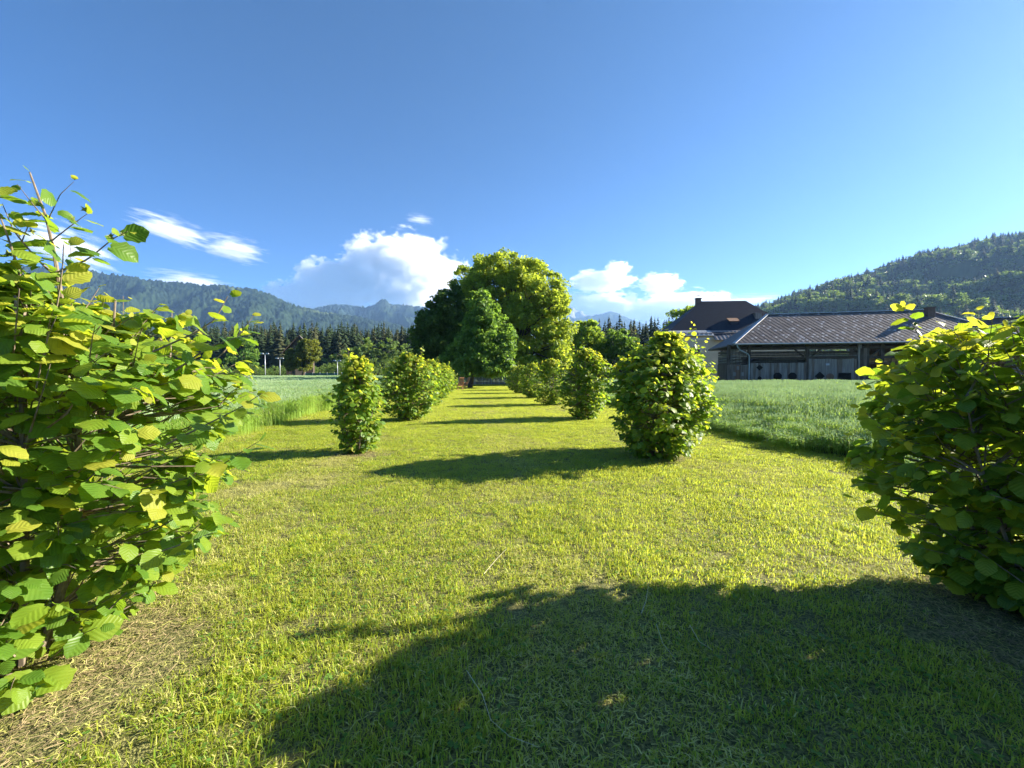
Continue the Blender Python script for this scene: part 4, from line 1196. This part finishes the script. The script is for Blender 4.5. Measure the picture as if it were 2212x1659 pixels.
    V, Q, MI, UVs, k = [], [], [], [], 0
    for v in range(len(LEAF_T[lod])):
        T, q, uv = LEAF_T[lod][v]
        for i in np.where((var == v) & ~vis)[0]:
            s = LS[i]
            V.append(LP[i] + s * (T[:, :1] * SD[i] + T[:, 1:2] * LA[i] + T[:, 2:] * LN[i]))
            Q.append(q + k); k += len(T); MI.append(np.full(len(q), LM[i])); UVs.append(uv)
    if V:
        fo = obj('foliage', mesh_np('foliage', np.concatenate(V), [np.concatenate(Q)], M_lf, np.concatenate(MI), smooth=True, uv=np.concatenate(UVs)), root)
        fo['kind'] = 'stuff'
    # nut clusters in pointed husks
    if nuts:
        cand = np.argsort(-(LP[:, 2] + rng.normal(0, .3, len(LP))))[:nuts * 6]
        for i in rng.choice(cand, nuts, replace=False):
            mb = MB()
            c = LP[i] + np.array([0, 0, .01])
            for _ in range(16):
                d = unit(rng.normal(0, 1, 3)); L = rng.uniform(.016, .028)
                s1 = unit(np.cross(d, rng.normal(0, 1, 3))) * .006; s2 = np.cross(d, s1)
                mb.add([c + s1, c - s1 + s2, c - s1 - s2, c + d * L], [(0, 1, 3), (1, 2, 3), (2, 0, 3)])
            mb.build('nut_cluster', M_nut, root)
    return root

GRP = 'hazel bushes planted in two rows along the lawn'
b1 = np.array([-2.52, 2.48, 0.0])
hazel('big leafy hazel bush filling the left edge with a tall bare shoot on top', b1,
      [(0.02, .35), (.15, .58), (.4, .78), (.7, .88), (1.2, .95), (1.5, .92), (1.75, .80), (1.95, .58), (2.08, .35), (2.18, .12)], 'hi', 700, 0.108, 21, GRP, n_stems=8, nuts=16, shoots=30, slen=1.25, per=6.5, inner=.3, tilt=.25, sun_young=.16,
      extra=[([P(140, 740, 2.35), P(132, 640, 2.3), P(118, 550, 2.28), P(100, 470, 2.25), P(64, 372, 2.22)], .013, 9, .3),
             ([P(120, 590, 2.29), P(190, 560, 2.2), P(245, 515, 2.15), P(275, 500, 2.1)], .005, 6, .4),
             ([P(112, 520, 2.27), P(150, 490, 2.2), P(188, 462, 2.2)], .004, 4, .4),
             ([P(104, 480, 2.26), P(70, 440, 2.26), P(38, 398, 2.3)], .004, 4, .1),
             ([P(106, 470, 2.25), P(130, 420, 2.2), P(160, 392, 2.2)], .003, 3, .3),
             ([P(124, 600, 2.29), P(80, 560, 2.2), P(30, 500, 2.2), P(5, 440, 2.2)], .006, 7, .4),
             ([P(60, 700, 2.2), P(45, 600, 2.15), P(20, 520, 2.1), P(-10, 440, 2.1)], .008, 10, .4),
             ([P(20, 700, 2.3), P(10, 600, 2.3), P(40, 540, 2.3), P(60, 490, 2.25)], .007, 9, .4),
             ([P(330, 760, 2.1), P(420, 720, 2.1), P(465, 690, 2.1), P(492, 640, 2.1)], .005, 6, .5),
             ([P(380, 800, 2.1), P(450, 750, 2.05), P(510, 730, 2.05), P(540, 700, 2.05)], .005, 7, .4),
             ([P(360, 960, 2.0), P(440, 920, 1.95), P(520, 880, 1.95), P(565, 850, 1.95)], .005, 8, .3),
             ([P(300, 1220, 1.8), P(350, 1190, 1.75), P(410, 1170, 1.75), P(460, 1150, 1.75)], .004, 7, .2)])
b2 = np.array([3.78, 2.36, 0.0])
hazel('big shaded hazel bush cut by the right edge with yellow young leaves on top', b2,
      [(0.02, .35), (.15, .50), (.4, .64), (.8, .82), (1.2, .93), (1.5, .95), (1.75, .90), (1.90, .70), (2.0, .3)], 'hi', 820, 0.115, 22, GRP, n_stems=8, sun_young=0.22, nuts=4, per=6.5, shoots=14, tilt=.5)
b3 = np.array([3.41, 7.7, 0.0])
hazel('large round hazel bush in the right row standing nearest the cereal field edge', b3,
      [(0.02, .35), (.15, .58), (.4, .80), (.8, .98), (1.2, 1.06), (1.6, .98), (1.9, .74), (2.12, .42), (2.4, .08)], 'mid', 1250, 0.10, 23, GRP, lean=(.22, 0), n_stems=10, sun_young=.22, inner=.4, shoots=16)
b4 = np.array([-2.38, 8.5, 0.0])
hazel('slim young hazel bush in the left row, the narrowest of all', b4,
      [(0.02, .22), (.15, .34), (.4, .42), (.8, .50), (1.2, .52), (1.5, .42), (1.75, .22), (1.92, .05)], 'mid', 420, 0.098, 24, GRP, n_stems=6, sun_young=.25, lean=(.05, 0))
rows = [((3.75, 14.1), 2.45, 0.88, 31, 'hazel bush standing directly behind the large round bush of the right row'),
        ((3.64, 20.3), 2.3, 0.95, 32, 'third hazel bush of the right row seen from the large round one'),
        ((3.45, 26.0), 2.25, 0.9, 33, 'fourth hazel bush of the right row seen from the large round one'),
        ((3.45, 31.8), 2.2, 0.9, 34, 'last but one hazel bush of the right row towards the fence'),
        ((3.45, 37.5), 2.2, 0.9, 35, 'last hazel bush of the right row towards the fence'),
        ((-2.25, 14.2), 2.3, 0.92, 41, 'broad hazel bush directly behind the slim one in the left row'),
        ((-2.2, 20.4), 2.25, 0.85, 42, 'third hazel bush of the left row counted from the slim one'),
        ((-2.15, 26.2), 2.2, 0.78, 43, 'fourth hazel bush of the left row counted from the slim one'),
        ((-2.25, 32.0), 2.1, 0.7, 44, 'last hazel bush of the left row before the garden chairs')]
for (x, y), h, r, sd, lb in rows:
    hazel(lb, np.array([x, y, 0.0]), [(0.02, r * .4), (.15, r * .6), (.45, r * .82), (h * .4, r), (h * .6, r * .98), (h * .78, r * .75), (h * .92, r * .42), (h, r * .08)],
          'mid' if y < 15 else 'lo', 720 if y < 15 else 520, 0.105 if y < 15 else 0.12, sd, GRP, n_stems=7, sun_young=.2, inner=.4, n_obj=300 if y < 15 else 0)
# ------------------------------------------------------------------ clouds: real volumes far outside the haze
def cloud_mat(name, dens, nscale, thr, soft, stretch=(1, 1, 1)):
    m, nt, out = new_mat(name)
    vol = N(nt, 'VolumePrincipled')
    vol.inputs['Color'].default_value = (1, 1, 1, 1)
    vol.inputs['Anisotropy'].default_value = 0.0
    tc = N(nt, 'TexCoord')
    mp = N(nt, 'Mapping'); mp.inputs['Scale'].default_value = stretch
    nt.links.new(tc.outputs['Object'], mp.inputs['Vector'])
    no = N(nt, 'TexNoise'); no.inputs['Scale'].default_value = nscale; no.inputs['Detail'].default_value = 6; no.inputs['Roughness'].default_value = 0.6
    nt.links.new(mp.outputs[0], no.inputs['Vector'])
    # distance from the middle in the unit ellipsoid: thins out towards the rim
    ln = N(nt, 'VectorMath', operation='LENGTH'); nt.links.new(tc.outputs['Object'], ln.inputs[0])
    sub = N(nt, 'Math', operation='MULTIPLY_ADD'); sub.inputs[1].default_value = -0.55
    nt.links.new(ln.outputs['Value'], sub.inputs[0]); nt.links.new(no.outputs[0], sub.inputs[2])
    mr = N(nt, 'MapRange'); mr.inputs[1].default_value = thr; mr.inputs[2].default_value = thr + soft
    mr.inputs[3].default_value = 0.0; mr.inputs[4].default_value = dens
    nt.links.new(sub.outputs[0], mr.inputs[0])
    nt.links.new(mr.outputs[0], vol.inputs['Density'])
    nt.links.new(vol.outputs[0], out.inputs['Volume'])
    return m
M_cumulus = cloud_mat('cumulus', 0.0055, 3.6, 0.09, 0.08)
M_wisp = cloud_mat('wispy_cloud', 0.0024, 3.2, 0.27, 0.24, (0.55, 1, 1.9))
CD = 13000.0
def unit_sphere(name, mat, seed, lump, sub=(48, 28)):
    nu, nv = sub
    V, F_ = [], []
    for j in range(nv + 1):
        th = math.pi * j / nv
        for i in range(nu):
            ph = 2 * math.pi * i / nu
            p = Vector((math.sin(th) * math.cos(ph), math.sin(th) * math.sin(ph), math.cos(th)))
            r = 1 + lump * (mnoise.fractal(p * 1.6 + Vector((seed, 0, 0)), 0.8, 2.0, 3))
            V.append(p * max(r, .5))
    for j in range(nv):
        for i in range(nu):
            F_.append((j * nu + i, (j + 1) * nu + i, (j + 1) * nu + (i + 1) % nu, j * nu + (i + 1) % nu))
    me = bpy.data.meshes.new(name)
    me.from_pydata([tuple(v) for v in V], [], F_)
    me.materials.append(mat)
    me.polygons.foreach_set('use_smooth', np.ones(len(me.polygons), dtype=bool))
    return me
def cloud(x0, x1, y0, y1, mat, label, tilt=0.0, seed=0, lump=0.2, depth=0.7, cd=CD, group=None):
    c = P((x0 + x1) / 2, (y0 + y1) / 2, cd)
    w, h = (x1 - x0) / 2 / F * cd, (y1 - y0) / 2 / F * cd
    o = obj('cloud', unit_sphere('cloud', mat, seed, lump), None, c)
    o.scale = (w, max(w, h) * depth, h)
    o.rotation_euler = (0, tilt, -YAW)
    tag(o, label, 'cloud', group)
    return o
cloud(705, 1020, 490, 690, M_cumulus, 'big white cumulus cloud with grey base left of the tall tree', seed=3, lump=0.25)
cloud(610, 850, 548, 690, M_cumulus, 'lower shoulder of white cumulus joined to the left of the biggest cloud', seed=5, lump=0.25)
cloud(215, 520, 440, 550, M_wisp, 'streaky white cloud slanting down above the left mountain', tilt=0.28, seed=9)
cloud(380, 625, 480, 592, M_wisp, 'brighter right end of the streaky cloud above the left mountain', tilt=0.16, seed=11)
cloud(545, 760, 600, 700, M_cumulus, 'long low cloud bank trailing left from the big cumulus', seed=13, lump=0.2)
cloud(850, 965, 455, 492, M_wisp, 'tiny torn white cloud high above the big cumulus', tilt=.12, seed=15)
cloud(-60, 330, 440, 620, M_wisp, 'white cloud glowing behind the shoot of the left bush', tilt=.3, seed=17)
cloud(250, 560, 565, 650, M_wisp, 'flat white cloud resting on the left mountain ridge', tilt=.1, seed=19)
cloud(1300, 1370, 560, 600, M_cumulus, 'smallest round cloud above the right cloud group', seed=23)
cloud(1215, 1385, 580, 635, M_cumulus, 'white puffy cloud right of the tallest tree', seed=25)
cloud(1370, 1485, 585, 640, M_cumulus, 'white puffy cloud left above the house roof', seed=27)
cloud(1180, 1420, 622, 715, M_cumulus, 'low cloud bank behind the far rocky peaks', seed=29)
cloud(1330, 1620, 622, 720, M_cumulus, 'low cloud bank behind the house roof', seed=31)
cloud(1480, 1760, 628, 668, M_wisp, 'thin bright cloud strip between house roof and wooded hill', seed=33)
# ------------------------------------------------------------------ air
mh, nth, outh = new_mat('haze')
vh = N(nth, 'VolumePrincipled')
vh.inputs['Color'].default_value = (0.33, 0.58, 1.0, 1)
vh.inputs['Density'].default_value = 0.000075
vh.inputs['Anisotropy'].default_value = 0.2
nth.links.new(vh.outputs[0], outh.inputs['Volume'])
hz = MB().box(-9000, 9000, -9000, 9000, -9, 1500).build('haze', mh)
hz['kind'] = 'stuff'
